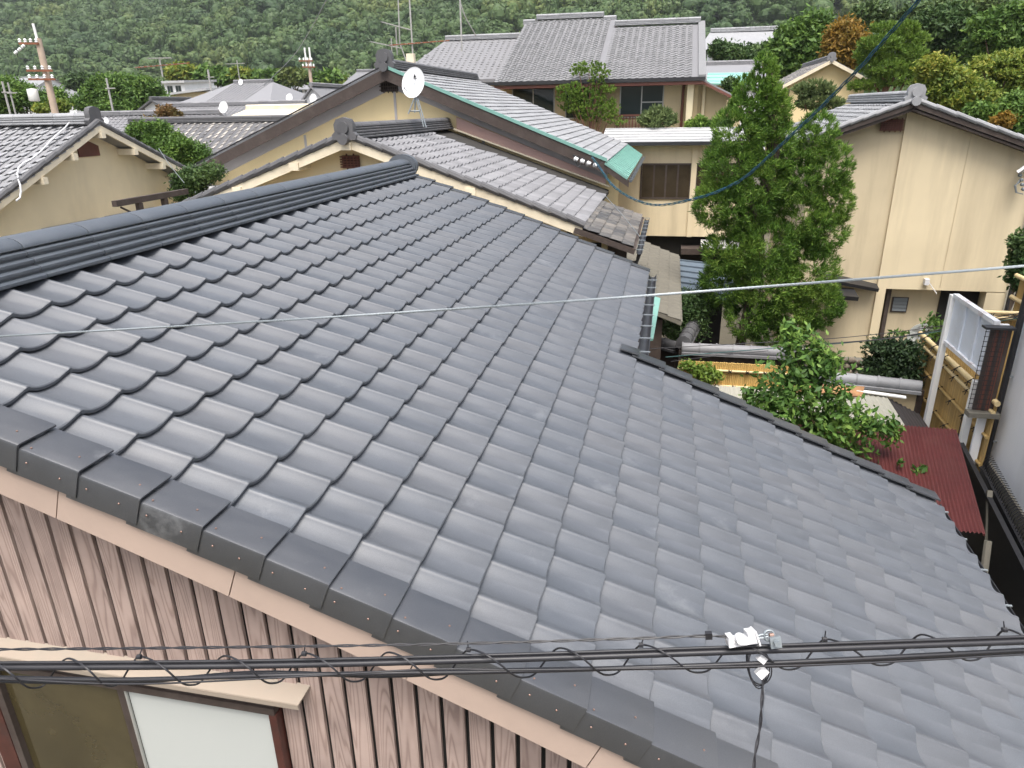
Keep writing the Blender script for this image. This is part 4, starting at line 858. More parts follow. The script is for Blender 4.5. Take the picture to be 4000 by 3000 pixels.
# ================================================================ cedar and the garden trees
cl = [(2985, 300, 42, 80), (2930, 400, 70, 95), (2885, 520, 95, 110), (2860, 650, 105, 105), (2800, 800, 85, 85), (2900, 800, 110, 100), (3000, 450, 80, 110), (3010, 600, 110, 120), (2970, 720, 110, 110),
      (3190, 540, 70, 95), (3235, 660, 80, 100), (3255, 790, 68, 90), (3215, 900, 90, 80), (3110, 700, 80, 110), (3120, 850, 100, 110),
      (2860, 990, 105, 95), (2830, 1110, 85, 85), (2990, 960, 110, 110), (3010, 1110, 115, 120), (3160, 1060, 105, 105), (3200, 1190, 80, 90), (3100, 1240, 90, 80), (2925, 1230, 85, 90), (3000, 1290, 80, 60)]
cedar = ptree('cedar_tree', 'tall dense bright green cedar with twin columns before the beige house', 'tree', 13.4, cl, 'leaf_cedar', 240000, .046, .13, 3, 2990, zb=0.0, auto=3, aspect=.15, per=38, spread=.20, needle=True, up=.6, shell=.75, fill=16000)
ptree('pruned_pine', 'cloud pruned garden pine with layered pads before the large house', 'tree', 25.55, [(2300, 262, 62, 19), (2262, 282, 36, 14), (2345, 285, 40, 17), (2330, 315, 34, 16), (2235, 352, 62, 23), (2350, 350, 55, 17), (2300, 380, 70, 20), (2225, 385, 50, 20), (2370, 400, 40, 17), (2300, 425, 90, 24), (2395, 425, 36, 19), (2340, 455, 85, 20), (2230, 420, 50, 17), (2410, 480, 40, 10)],
      'leaf_pine', 22000, .045, .09, 21, 2300, 'bark_pine', zb=0, aspect=.28, per=18, spread=.10, needle=True, up=1.1, shell=.30)
ptree('small_pine', 'small pale rounded pine under the large house window', 'tree', 25.5, [(2570, 452, 50, 26), (2530, 470, 34, 22), (2610, 470, 36, 20), (2570, 480, 55, 18)], 'leaf_pale', 4500, .08, .06, 22, 2570, 'bark_pine', zb=0, aspect=.25, per=14, spread=.3, needle=True, up=.9)
ptree('garden_shrub', 'bright green shrub at the foot of the large house corner pillar', 'shrub', 25.5, [(2730, 480, 30, 18), (2700, 490, 24, 14)], 'leaf_pine', 1500, .07, .03, 23, zb=0, per=12, spread=.3)
ptree('garden_shrub', 'low green shrub beside the lean-to of the large house', 'shrub', 25.5, [(2790, 486, 36, 14), (2830, 480, 30, 18)], 'leaf_green', 1500, .07, .03, 24, zb=0, per=12, spread=.3)

RB = 'trees on the slope at the right'
ptree('orange_tree', 'golden orange leaved tree standing behind the small yellow gable', 'tree', 44, [(3290, 140, 48, 45), (3330, 175, 48, 55), (3265, 190, 40, 55), (3300, 225, 55, 40)], 'leaf_orange', 17100, 0.124, .15, 31, group=RB, auto=2, per=14, spread=.3)
ptree('conifer', 'broad dark green conifer left of the golden tree', 'tree', 50, [(3170, 105, 60, 45), (3190, 160, 65, 50), (3110, 150, 70, 50), (3150, 215, 85, 50), (3060, 210, 60, 50), (3110, 255, 80, 40), (3200, 240, 50, 50), (3040, 260, 60, 40)], 'leaf_green', 28500, 0.161, .2, 32, group=RB, auto=2, per=14, spread=.3)
ptree('layered_pine', 'fresh green layered pine above the beige house ridge', 'tree', 34, [(3455, 112, 50, 18), (3540, 110, 40, 19), (3500, 140, 60, 18), (3440, 170, 80, 25), (3560, 155, 60, 22), (3490, 205, 70, 24), (3390, 215, 50, 30), (3560, 210, 50, 24), (3450, 265, 90, 27), (3560, 270, 60, 25), (3500, 310, 90, 22), (3390, 335, 70, 18)], 'leaf_pine', 30400, 0.087, .14, 33, group=RB, bark='bark_pine', aspect=.2, per=16, spread=.3, needle=True, up=.8)
ptree('dark_pine', 'large dark pine mass on the slope behind the layered pine', 'tree', 50, [(3650, 80, 60, 35), (3720, 60, 70, 35), (3690, 120, 90, 45), (3640, 165, 60, 40), (3760, 150, 70, 40), (3710, 205, 90, 40)], 'leaf_dark', 26600, 0.149, .2, 34, group=RB, auto=2, per=14, spread=.28)
ptree('tall_pine', 'tall green pine in the upper right corner', 'tree', 46, [(3960, 60, 60, 36), (3880, 95, 80, 36), (3970, 120, 70, 40), (3900, 155, 90, 36), (3830, 190, 60, 34), (3960, 185, 70, 34)], 'leaf_green', 26600, 0.136, .2, 35, group=RB, auto=2, per=14, spread=.28)
ptree('back_tree', 'grey green tree on the skyline left of the tall pine', 'tree', 70, [(3780, 35, 60, 40), (3720, 20, 50, 30), (3850, 30, 60, 36), (3560, 70, 60, 30), (3630, 50, 50, 30), (3400, 60, 70, 36)], 'leaf_forest', 17100, 0.198, .2, 36, group=RB, auto=2, per=12, spread=.3)
ptree('maple_tree', 'yellow tipped maple at the right edge below the tall pine', 'tree', 33, [(3960, 235, 70, 30), (3890, 255, 80, 30), (3980, 290, 70, 40), (3910, 310, 80, 34), (3830, 300, 60, 28), (3950, 360, 80, 36)], 'leaf_maple', 24700, 0.093, .14, 37, group=RB, auto=2, per=14, spread=.3)
ptree('maple_tree', 'spreading yellow green maple behind the right end of the beige roof', 'tree', 29, [(3650, 265, 60, 40), (3700, 320, 90, 44), (3630, 345, 60, 40), (3790, 370, 80, 44), (3730, 390, 80, 36), (3850, 430, 80, 40), (3680, 300, 60, 40)], 'leaf_maple', 26600, 0.081, .13, 38, group=RB, auto=2, per=14, spread=.3)
ptree('maple_tree', 'low green maple with orange tips hanging over the beige roof edge', 'tree', 25, [(3930, 470, 90, 40), (3980, 420, 60, 44), (3880, 460, 50, 28), (3990, 500, 60, 30), (3820, 430, 50, 24)], 'leaf_green', 17100, 0.068, .11, 39, group=RB, auto=2, per=14, spread=.3)
ptree('small_orange_shrub', 'small orange leaved shrub at the beige roof verge', 'shrub', 24.5, [(3925, 468, 34, 22), (3895, 480, 24, 14)], 'leaf_orange', 1200, .09, .04, 40, per=12, spread=.3)
ptree('pale_pine', 'pale flat topped pine in front of the small yellow gable', 'tree', 30, [(3180, 345, 55, 22), (3130, 355, 34, 18), (3230, 355, 34, 18), (3180, 400, 60, 26), (3250, 405, 40, 20)], 'leaf_pale', 6000, .10, .08, 41, bark='bark_pine', per=14, aspect=.25, spread=.3, needle=True, up=.9)
ptree('hedge_tree', 'dark rounded tree right of the large roof verge', 'tree', 55, [(2810, 195, 36, 26), (2850, 215, 44, 34), (2880, 240, 40, 30)], 'leaf_dark', 9500, 0.136, .14, 42, auto=2, per=14, spread=.3)
ptree('hedge_tree', 'dark green tree below the far temple roof', 'tree', 60, [(2930, 205, 50, 24), (2990, 215, 50, 34), (2960, 245, 60, 30)], 'leaf_dark', 11400, 0.149, .14, 43, auto=2, per=14, spread=.3)
ptree('hedge_shrub', 'small dark shrub above the turquoise roof', 'shrub', 30, [(2850, 325, 30, 18), (2860, 345, 24, 16)], 'leaf_dark', 2850, 0.062, .05, 44, per=12, spread=.3)
# left side
ptree('round_tree', 'wide rounded green tree among the roofs at the left', 'tree', 60, [(410, 335, 60, 34), (480, 325, 70, 30), (560, 345, 60, 34), (400, 375, 70, 36), (490, 370, 90, 40), (590, 385, 60, 34), (350, 400, 60, 34), (470, 415, 100, 30)], 'leaf_green', 28500, 0.161, .2, 51, auto=2, per=14, spread=.28)
ptree('edge_tree', 'dark green tree behind the left utility pole', 'tree', 42, [(30, 350, 60, 40), (90, 375, 50, 40), (20, 405, 60, 36), (220, 390, 50, 36), (170, 400, 50, 30)], 'leaf_green', 17100, 0.112, .14, 52, auto=2, per=14, spread=.3)
ptree('yellow_shrub', 'yellowish shrub beside the left utility pole foot', 'shrub', 38, [(230, 415, 40, 20), (160, 425, 30, 14)], 'leaf_maple', 2500, .12, .05, 53, auto=1, per=12, spread=.3)
ptree('rusty_vine', 'reddish brown vine over the grey roofs beside the white hut', 'vine', 24, [(650, 440, 36, 22), (690, 455, 26, 16), (600, 480, 60, 18)], 'leaf_rust', 2500, .08, .03, 54, auto=1, per=12, spread=.3)
ptree('roadside_shrub', 'green shrub growing between the left gable and the weathered roof', 'shrub', 17.5, [(560, 520, 60, 34), (640, 560, 80, 40), (700, 590, 80, 40), (770, 600, 50, 34), (620, 500, 50, 24), (720, 640, 60, 30)], 'leaf_green', 17100, 0.046, .05, 55, auto=2, per=14, spread=.3)
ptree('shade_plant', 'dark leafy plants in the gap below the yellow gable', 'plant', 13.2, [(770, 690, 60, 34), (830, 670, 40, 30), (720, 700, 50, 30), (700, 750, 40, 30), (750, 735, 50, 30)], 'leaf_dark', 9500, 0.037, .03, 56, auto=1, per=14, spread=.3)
for k, (px, py, rx, ry, mt) in enumerate(((720, 285, 60, 24, 'leaf_maple'), (840, 300, 70, 26, 'leaf_green'), (1060, 310, 60, 24, 'leaf_green'), (1290, 320, 60, 30, 'leaf_green'), (1330, 345, 50, 24, 'leaf_maple'), (320, 320, 60, 20, 'leaf_forest'), (1150, 300, 50, 20, 'leaf_forest'), (950, 300, 50, 22, 'leaf_maple'))):
    ptree('far_tree', ('yellowish far tree ' if mt == 'leaf_maple' else 'green far tree ' if mt == 'leaf_green' else 'hazy far tree ')+('at the hill foot above the white flat roof', 'beside the thin pole above the grey hip roof', 'above the middle of the grey hip roof', 'right of the far utility pole', 'low beside the copper trimmed gable', 'at the hill foot behind the left utility pole', 'left of the far utility pole', 'behind the top of the grey hip roof')[k], 'tree', 115, [(px-rx*.5, py, rx*.6, ry), (px+rx*.5, py+4, rx*.6, ry*.9), (px, py-ry*.5, rx*.5, ry*.7)], mt, 2600, .5, .2, 70+k, group='trees at the foot of the hill', auto=1, per=10, spread=.35)
# right yard
pl = [(3095, 1335, 34, 70), (3085, 1290, 22, 40), (3140, 1420, 70, 60), (3200, 1400, 40, 60), (3240, 1420, 60, 34), (3180, 1355, 30, 50), (3060, 1500, 80, 70), (3150, 1530, 100, 80), (2960, 1555, 60, 26), (2930, 1530, 40, 14), (3040, 1600, 100, 60), (3260, 1560, 50, 50), (3280, 1640, 80, 60), (3180, 1660, 100, 60), (3380, 1640, 50, 34), (3430, 1670, 70, 22), (3480, 1655, 34, 26), (3330, 1720, 60, 50), (3230, 1740, 60, 40), (3470, 1720, 40, 22), (3500, 1705, 24, 16)]
ptree('persimmon_tree', 'leafy persimmon tree leaning over the red roof beside the dark tiled eave', 'tree', 6.8, pl, 'leaf_persimmon', 5200, .050, .04, 81, 3080, zb=0.0, aspect=.42, per=7, spread=.55, shell=.30, droop=.15)
ptree('persimmon_sprig', 'small leafy sprig rising past the lower dark eave', 'plant', 6.6, [(3500, 1805, 20, 10), (3590, 1838, 34, 14), (3560, 1845, 20, 10)], 'leaf_persimmon', 110, .05, .012, 82, 3480, zb=0.0, aspect=.42, per=6, spread=.6, shell=.2)
ptree('camellia', 'dark glossy camellia in the corner of the brown bamboo fence', 'shrub', 10.9, [(3440, 1350, 60, 30), (3520, 1365, 60, 34), (3470, 1400, 80, 40), (3560, 1400, 50, 40), (3500, 1450, 80, 44), (3420, 1440, 50, 40), (3540, 1490, 60, 34)], 'leaf_camellia', 6500, .042, .04, 83, zb=0.0, aspect=.42, per=12, spread=.34, shell=.45)
ptree('climbing_vine', 'thin climbing vine before the round window', 'vine', 12.5, [(3650, 1280, 40, 30), (3500, 1300, 50, 10), (3640, 1250, 18, 28)], 'leaf_green', 320, .05, .012, 84, zb=0, per=8, spread=.5)
ptree('lime_vine', 'bright lime vine hanging on the fresh bamboo fence', 'vine', 11.35, [(2690, 1428, 34, 18), (2750, 1450, 40, 26), (2770, 1475, 34, 24), (2720, 1450, 30, 16), (2800, 1470, 22, 14)], 'leaf_lime', 1100, .038, .015, 85, zb=0, aspect=.6, per=9, spread=.4, shell=.3)
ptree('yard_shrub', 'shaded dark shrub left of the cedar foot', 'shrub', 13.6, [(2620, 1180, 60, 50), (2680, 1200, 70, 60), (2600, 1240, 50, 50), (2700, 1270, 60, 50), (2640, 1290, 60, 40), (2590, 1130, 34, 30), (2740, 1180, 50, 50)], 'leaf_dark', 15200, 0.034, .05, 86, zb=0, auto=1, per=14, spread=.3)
ptree('wall_side_tree', 'narrow dark tree between the beige house and the white wall', 'tree', 15.0, [(3985, 960, 30, 60), (3975, 1040, 30, 60), (3995, 1100, 30, 50)], 'leaf_dark', 2600, .06, .05, 87, zb=0, auto=1, per=12, spread=.3)

# ================================================================ other roofs of the town
def quad_roof_tiles(parent, L, W, p_ridge0, p_ridge1, p_eave0, mat, limit=300, zs=1.2, name='roof_tile'):
    """tiles on a rectangular slope given two ridge points and the eave point under the first"""
    a = Vector(p_ridge0); e = Vector(p_ridge1)-a; d = Vector(p_eave0)-a
    me = s_tile(L, W, J_PROF, over=.02, lift=.03, zs=zs).mesh('roof_tile', MAT[mat], 40)
    d0 = d-e.normalized()*d.dot(e.normalized())
    mats = grid_mats(a, d0, e, L, W, max(1, int(d0.length/L)), max(1, int(e.length/W)))
    if d0.normalized().cross(e.normalized()).z < 0: return
    lay_tiles(parent, me, mats, name, limit)
def simple_house(name, label, x0, x1, y0, y1, ze, zr, ridge, wall, roof, over=.5, tiles=None, limit=0, group=None, hip=0.0, wins=2, W=.265, zg=0.0):
    """house with gable (or hip) roof; ridge along 'x' or 'y'; wins = window bays towards the viewer"""
    t = thing(name, label, 'house', ((x0+x1)/2, (y0+y1)/2, zg), 0, group)
    xm, ym = (x0+x1)/2, (y0+y1)/2; m = MB()
    if ridge == 'x': m.prism([(y0, zg), (y1, zg), (y1, ze), (ym, zr-.15 if not hip else ze), (y0, ze)], 'x', x0, x1)
    else: m.prism([(x0, zg), (x1, zg), (x1, ze), (xm, zr-.15), (x0, ze)], 'y', y0, y1)
    m.build('wall', MAT[wall], t); o = over; k = (zr-ze)/((y1-y0)/2 if ridge == 'x' else (x1-x0)/2); zl = ze-k*o
    m = MB()
    if ridge == 'x':
        A, B = Vector((x0-o+hip, ym, zr)), Vector((x1+o-hip, ym, zr)); f0, f1 = Vector((x0-o, y0-o, zl)), Vector((x1+o, y0-o, zl)); r0, r1 = Vector((x0-o, y1+o, zl)), Vector((x1+o, y1+o, zl))
    else:
        A, B = Vector((xm, y0-o+hip, zr)), Vector((xm, y1+o-hip, zr)); f0, f1 = Vector((x0-o, y0-o, zl)), Vector((x0-o, y1+o, zl)); r0, r1 = Vector((x1+o, y0-o, zl)), Vector((x1+o, y1+o, zl))
    dn = Vector((0, 0, -.12)); P = [A, B, f0, f1, r0, r1]; P = P+[p+dn for p in P]
    m.add(P, [(2, 3, 1, 0), (0, 1, 5, 4), (8, 6, 7, 9), (6, 10, 11, 7), (2, 8, 9, 3), (4, 5, 11, 10), (0, 4, 10, 6), (0, 6, 8, 2), (1, 3, 9, 7), (1, 7, 11, 5)]+([(0, 2, 4), (1, 5, 3)] if hip else []))
    m.build('roof', MAT[roof], t)
    if tiles:
        if ridge == 'x': quad_roof_tiles(t, .235, W, A+Vector((0, -.01, .03)), B+Vector((0, -.01, .03)), Vector((A.x, y0-o, zl+.03)), tiles, limit)
        else:
            quad_roof_tiles(t, .235, W, B+Vector((-.01, 0, .03)), A+Vector((-.01, 0, .03)), Vector((x0-o, B.y, zl+.03)), tiles, limit)
            quad_roof_tiles(t, .235, W, A+Vector((.01, 0, .03)), B+Vector((.01, 0, .03)), Vector((x1+o, A.y, zl+.03)), tiles, limit)
    (ridge_row(t, ym, A.x, B.x, .6, zr-.02, .15, .10, 3, .05, .07, roof, axis='x') if ridge == 'x' else ridge_row(t, xm, A.y, B.y, .6, zr-.02, .15, .10, 3, .05, .07, roof))
    for i in range(wins):
        w_ = (x1-x0)/wins; xa = x0+w_*(i+.2); window_y(t, xa, xa+w_*.6, ze-1.5, ze-.5, y0-.02, 2)
    return t
# weathered mottled roof between the left gable and the yellow house
simple_house('weathered_house', 'house with mottled grey brown weathered roof between left gable and yellow gable', -16.2, -7.2, 20.0, 26.0, 4.35, 5.95, 'x', 'plaster_tan', 'dark_ridge', .5, 'mixed_tile', 300, wins=0)
p = at(540, 448, Y=29); simple_house('grey_roof_house', 'low house with plain grey ridge beside the white hut', p[0]-3.6, p[0]+3.2, 27.5, 32.5, 4.9, p[2], 'x', 'plaster_tan', 'grey_tile', .5, 'grey_tile', 0, wins=0)
p = at(830, 412, Y=36); simple_house('long_roof_house', 'long low grey roofed house behind the mottled roof', p[0]-2.6, p[0]+5.2, 33, 39, p[2]-1.2, p[2], 'x', 'plaster_tan', 'grey_tile', .5, 'grey_tile', 0, wins=0)
p = at(1060, 425, Y=31.5); q_ = at(1060, 458, Y=29.5)
simple_house('striped_roof_house', 'small house with cream striped roof beside the copper trimmed verge', p[0]-.9, p[0]+2.6, 29.5, 33.5, q_[2], p[2], 'x', 'plaster_tan', 'cream_board', .4, None, 0, wins=0)
p = at(600, 388, Y=46); simple_house('white_hut', 'small white walled hut with dark gable roof amid grey roofs', p[0]-.85, p[0]+.85, 46, 50, at(600, 415, Y=46)[2], p[2], 'y', 'white_wall', 'dark_ridge', .35, None, 0, wins=0)
p = at(985, 322, Y=47); pe = at(985, 405, Y=42)
hh = simple_house('hip_roof_house', 'big plain grey hip roofed house in the left middle distance', p[0]-3.2, p[0]+3.4, 42.5, 51.5, pe[2], p[2], 'x', 'white_wall', 'grey_tile', .6, 'grey_tile', 0, hip=2.4, wins=3)
pg = at(1185, 350, Y=41)
simple_house('white_gable_house', 'white gabled house with dark window right of the hip roof', pg[0]-.2, pg[0]+1.5, 41, 46, at(1185, 398, Y=41)[2], pg[2]+.2, 'y', 'white_wall', 'grey_tile', .3, None, 0, wins=1)
p = at(640, 306, Y=92); t = thing('white_flat_building', 'long white flat roofed building beneath the hill', 'building', (p[0], 95, ground_z(0, 92)))
m = MB(); m.box(p[0]-2.6, p[0]+3.0, 92, 99, ground_z(0, 92), p[2]-.4); m.build('wall', MAT['white_wall'], t); m = MB(); m.slab([(p[0]-3.0, 91.5, p[2]-.35), (p[0]+3.4, 91.5, p[2]-.35), (p[0]+3.2, 99.5, p[2]), (p[0]-2.8, 99.5, p[2])], .3); m.build('roof', MAT['white_roof'], t)
for i in range(4): window_y(t, p[0]-2.3+i*1.3, p[0]-1.5+i*1.3, p[2]-1.9, p[2]-1.0, 91.98, 2)
p = at(715, 352, Y=70); t = thing('pale_roof_shed', 'low shed with pale roof in front of the white flat building', 'building', (p[0], 72, ground_z(0, 70)))
m = MB(); m.box(p[0]-1.6, p[0]+2.6, 70, 74, ground_z(0, 70), p[2]-.2); m.build('wall', MAT['plaster_tan'], t); m = MB(); m.slab([(p[0]-2.0, 69.5, p[2]-.3), (p[0]+3.0, 69.5, p[2]+.1), (p[0]+3.0, 74.5, p[2]+.4), (p[0]-2.0, 74.5, p[2])], .2); m.build('roof', MAT['white_roof'], t)
p = at(1415, 272, Y=62); simple_house('slope_roof_house', 'grey roofed house showing just left of the yellow gable peak', p[0]-1.3, p[0]+3.2, 62, 68, p[2]-1.0, p[2], 'x', 'white_wall', 'grey_tile', .5, None, 0, wins=2)
FH = 'far houses at the foot of the hill'
for k, (px, py, w_, rm, wm, lb) in enumerate(((255, 345, 4.5, 'grey_tile', 'white_wall', 'far grey roofed house left of the round tree'), (330, 340, 3.5, 'silver_tile', 'plaster_tan', 'far silver roofed house behind the round tree'), (760, 345, 4.0, 'grey_tile', 'white_wall', 'far grey roofed house right of the pale shed roof'), (900, 300, 4.2, 'silver_tile', 'white_wall', 'far white house left above the hip roof'), (1005, 292, 3.6, 'grey_tile', 'white_wall', 'far white house in the middle above the hip roof'), (1110, 305, 4.2, 'silver_tile', 'plaster_tan', 'far tan house right above the hip roof'), (1250, 300, 3.6, 'grey_tile', 'white_wall', 'far white house right of the far utility pole'), (1345, 318, 4.0, 'silver_tile', 'white_wall', 'far white house close to the copper trimmed verge'), (60, 300, 5.0, 'silver_tile', 'white_wall', 'far white house at the left picture edge'))):
    Yh = 125+7*(k % 3); p = at(px, py, Y=Yh); zg = ground_z(0, Yh); zr_ = max(p[2], zg+4.5)
    simple_house('far_house', lb, p[0]-w_, p[0]+w_, Yh, Yh+8, zr_-1.7, zr_, 'x', wm, rm, .6, None, 0, group=FH, wins=3, zg=zg)
# right background
p = at(3244, 232, Y=36); simple_house('small_yellow_house', 'small yellow gabled house below the golden tree', p[0]-1.65, p[0]+1.65, 36, 43, p[2]-.85, p[2], 'y', 'plaster_yellow', 'grey_tile', .35, 'mixed_tile', 0, wins=0)
ch = [o for o in bpy.data.objects if o.name.startswith('small_yellow_house')][0]
for s in (-1, 1): band(ch, 'barge_board', 'cream_board', [(p[0], p[2]-.02), (p[0]+s*2.0, p[2]-.02-2.0*.85/1.65)], 35.62, 35.66, .16)
onigawara(ch, p[0], 35.7, p[2]-.05, .8, 'grey_tile')
t = thing('temple_roof_hall', 'distant temple hall with broad pale grey curved roof', 'building', (at(2900, 160, Y=78)[0], 80, 0))
a0, a1 = at(2775, 124, Y=84), at(3035, 117, Y=84); e0, e1 = at(2700, 195, Y=78), at(3090, 190, Y=78); m = MB(); n = 8; rings = []
for i in range(n+1):
    f = i/n; c_ = .35*math.sin(math.pi*f)*-1.0
    rings.append([(a0[0]+(e0[0]-a0[0])*f, 84-6*f, a0[2]+(e0[2]-a0[2])*f+c_), (a1[0]+(e1[0]-a1[0])*f, 84-6*f, a1[2]+(e1[2]-a1[2])*f+c_)])
m.loft(rings, cap=False); m.add([rings[0][0], rings[0][1], (a1[0], 90, e1[2]), (a0[0], 90, e0[2])], [(0, 1, 2, 3)]); m.build('roof', MAT['silver_tile'], t, 60)
ridge_x(t, 84, a0[0], a1[0], a0[2]-.1, 'silver_tile', 2.0); m = MB(); m.box(a0[0], a1[0], 79.5, 88, 0, e0[2]); m.build('wall', MAT['white_wall'], t)
p = at(2830, 240, Y=38); simple_house('grey_gable_house', 'grey roofed house peeping out behind the large house', p[0]-1.0, p[0]+1.6, 38, 44, p[2]-.7, p[2], 'x', 'white_wall', 'grey_tile', .5, None, 0, wins=0)
t = thing('turquoise_shed', 'shed with turquoise metal roof right of the large house', 'shed', (at(2850, 300, Y=34)[0], 35, 0)); a = at(2765, 285, Y=36); b_ = at(2925, 283, Y=36); c_ = at(2915, 328, Y=33.5); d_ = at(2760, 325, Y=33.5)
m = MB(); m.slab([d_, c_, b_, a], .08); rf = m.build('roof', MAT['teal_metal'], t); m = MB(); m.box(d_[0]+.1, c_[0]-.1, 33.8, 36, 0, d_[2]-.1); m.build('wall', MAT['plaster_tan'], t)
for i in range(3):
    f = (i+.5)/3; u0 = Vector(d_).lerp(Vector(a), f); u1 = Vector(c_).lerp(Vector(b_), f); m = MB(); m.bar(u0+Vector((0, 0, .02)), u1+Vector((0, 0, .02)), .05, .04); m.build('seam', MAT['teal_metal'], rf)

# ================================================================ yard at the right
def corrugated(x0, x1, y0, y1, zfun, pitch, amp):
    m = MB(); n = int((x1-x0)/pitch*4); r0 = []; r1 = []
    for i in range(n+1):
        x = x0+(x1-x0)*i/n; z = amp*math.sin(2*math.pi*(x-x0)/pitch); r0.append((x, y0, zfun(x, y0)+z)); r1.append((x, y1, zfun(x, y1)+z))
    m.loft([r0, r1], cap=False); return m
# skewed red corrugated roof
t = thing('red_roof_shed', 'shed with dark red corrugated metal roof below the eave', 'shed', (6.6, 6.6, 0))
m = MB(); n = 320; r0, r1 = [], []
for i in range(n+1):
    f = i/n; wv = .011*math.sin(2*math.pi*f*46)
    r0.append((5.5+(7.62-5.5)*f, 7.72, 2.0+wv-.02*f)); r1.append((5.2+(7.20-5.2)*f, 5.40 if f > .04 else 5.44, 1.74+wv))
m.loft([r0, r1], cap=False); m.build('roof', MAT['red_metal'], t, 60)
m = MB(); m.box(5.7, 7.05, 5.7, 7.5, 0, 1.66); m.build('wall', MAT['corrugated_dark'], t)
m = MB(); m.bar((7.63, 7.73, 1.96), (7.21, 5.42, 1.71), .02, .03); m.build('verge_trim', MAT['red_metal'], t)
m = MB(); m.tube([(7.23, 5.35, 1.68), (7.20, 5.2, 1.35), (7.20, 5.2, 0)], .04, 8); m.build('downpipe', MAT['concrete'], t, 40)
# pale corrugated roof
t = thing('pale_roof_lean_to', 'lean-to with pale translucent corrugated roof behind the red roof', 'shed', (6.5, 9.3, 0))
m = corrugated(4.45, 7.42, 8.55, 10.12, lambda x, y: 1.43+(y-8.55)*.05, .076, .010); m.build('roof', MAT['corrugated_grey'], t, 60)
m = MB(); m.box(4.5, 7.35, 8.9, 10.0, 0, 1.38); m.build('wall', MAT['corrugated_dark'], t)
m = corrugated(7.43, 7.98, 8.7, 10.1, lambda x, y: 1.42-(x-7.43)*.5+(y-8.7)*.05, .076, .010); m.build('dark_side', MAT['corrugated_dark'], t, 60)
m = MB(); m.bar((6.95, 10.15, 1.56), (7.7, 10.0, 1.54), .10, .02); m.build('ridge_strip', MAT['white_paint'], t)
m = MB(); m.slab([(5.7, 9.95, 1.53), (7.0, 9.95, 1.53), (7.1, 10.25, 1.60), (5.7, 10.25, 1.60)], .015); m.build('rusty_sheet', MAT['orange_sheet'], t)
# tile capped wooden walls
def cap_wall(name, label, a, b, z, zb=0.0, r=.11, seg=.30, body='dark_wood', mat='grey_tile'):
    t = thing(name, label, 'wall', ((a[0]+b[0])/2, (a[1]+b[1])/2, zb)); A = Vector((*a, z)); B = Vector((*b, z)); D = B-A; n = max(1, int(D.length/seg)); u = D.normalized()
    for i in range(n):
        p0 = A+D*(i/n); p1 = A+D*((i+1)/n); m = MB(); m.tube([p0, p0+u*.03, p0+u*.031, p1], [r*1.12, r*1.12, r, r*.97], 10); m.build('cap_tile', MAT[mat], t, 40)
    m = MB(); m.bar(A+Vector((0, 0, -.08)), B+Vector((0, 0, -.08)), .30, .05); m.build('cap_eave', MAT[mat], t)
    m = MB(); q = Vector((0, 0, (z-.1+zb)/2-z)); m.bar(A+q, B+q, .06, z-.12-zb); m.build('wall_board', MAT[body], t)
    k = max(2, int(D.length/.8))
    for i in range(k+1):
        p = A+D*(i/k); m = MB(); m.box(p.x-.05, p.x+.05, p.y-.05, p.y+.05, zb, z-.06); m.build('post', MAT['dark_wood'], t)
    return t
cap_wall('tile_capped_wall', 'dark wooden wall with silver capping tiles behind the fresh bamboo fence', (4.02, 12.0), (6.7, 12.0), 1.58)
cap_wall('tile_capped_wall', 'short dark tile capped wall running back beside the cedar foot', (4.05, 12.05), (4.35, 13.8), 1.66, r=.14, mat='dark_ridge')
cap_wall('tile_capped_wall', 'low dark tile capped wall stub near the copper panel', (3.1, 12.9), (3.95, 12.3), 1.5, mat='dark_ridge')
cap_wall('tile_capped_wall', 'silver tile capped wall below the camellia', (6.35, 10.75), (8.06, 10.45), 1.58, body='plaster_tan', mat='silver_tile')
# round stones of a rubble wall
t = thing('rubble_wall', 'low wall of rounded brown stones behind the persimmon', 'wall', (7.0, 11.6, 0)); m = MB(); m.box(6.35, 7.75, 11.55, 11.8, 0, 1.62); m.build('wall_core', MAT['concrete'], t)
st = MB(); st.lathe([(.01, -.05), (.05, -.04), (.07, 0), (.05, .035), (.01, .045)], (0, 0, 0), (0, 0, 1), 8); sme = st.mesh('stone', MAT['stone'], 60)
for i in range(9):
    for j in range(4):
        o = link('stone', sme, t); o.matrix_basis = Matrix.Translation((6.4+.15*i+.07*(j % 2)+jit(.02), 11.54, 1.62-.12*j+jit(.02))) @ Matrix.Rotation(R(90), 4, 'X') @ Matrix.Diagonal((1+jit(.25), .85+jit(.2), 1, 1))
# fresh yellow bamboo fence
def knot(parent, p, s=.03):
    m = MB(); P = Vector(p); m.tube([P+Vector((-s, -.01, -s)), P+Vector((0, -.03, 0)), P+Vector((s, -.01, s))], .009, 5); m.tube([P+Vector((-s, -.01, s)), P+Vector((0, -.03, 0)), P+Vector((s, -.01, -s))], .009, 5); m.tube([P+Vector((0, -.03, 0)), P+Vector((-.02, -.05, .06))], .006, 4); m.build('rope_tie', MAT['rope_black'], parent)
t = thing('bamboo_fence', 'fresh yellow bamboo fence before the tile capped wall', 'fence', (5.0, 11.5, 0))
sl_ = MB(); sl_.tube([(0, 0, 0), (0, 0, .55), (0, 0, .56), (0, 0, .57), (0, 0, 1.0)], [.0185, .018, .0205, .018, .0175], 6); slm = sl_.mesh('bamboo_cane', MAT['bamboo_fresh'], 50)
for i in range(62):
    o = link('bamboo_cane', slm, t); h_ = 1.46+jit(.006); o.matrix_basis = Matrix.Translation((3.98+.036*i, 11.55+jit(.003), .30)) @ Matrix.Diagonal((1, 1, h_-.30+jit(.002), 1))
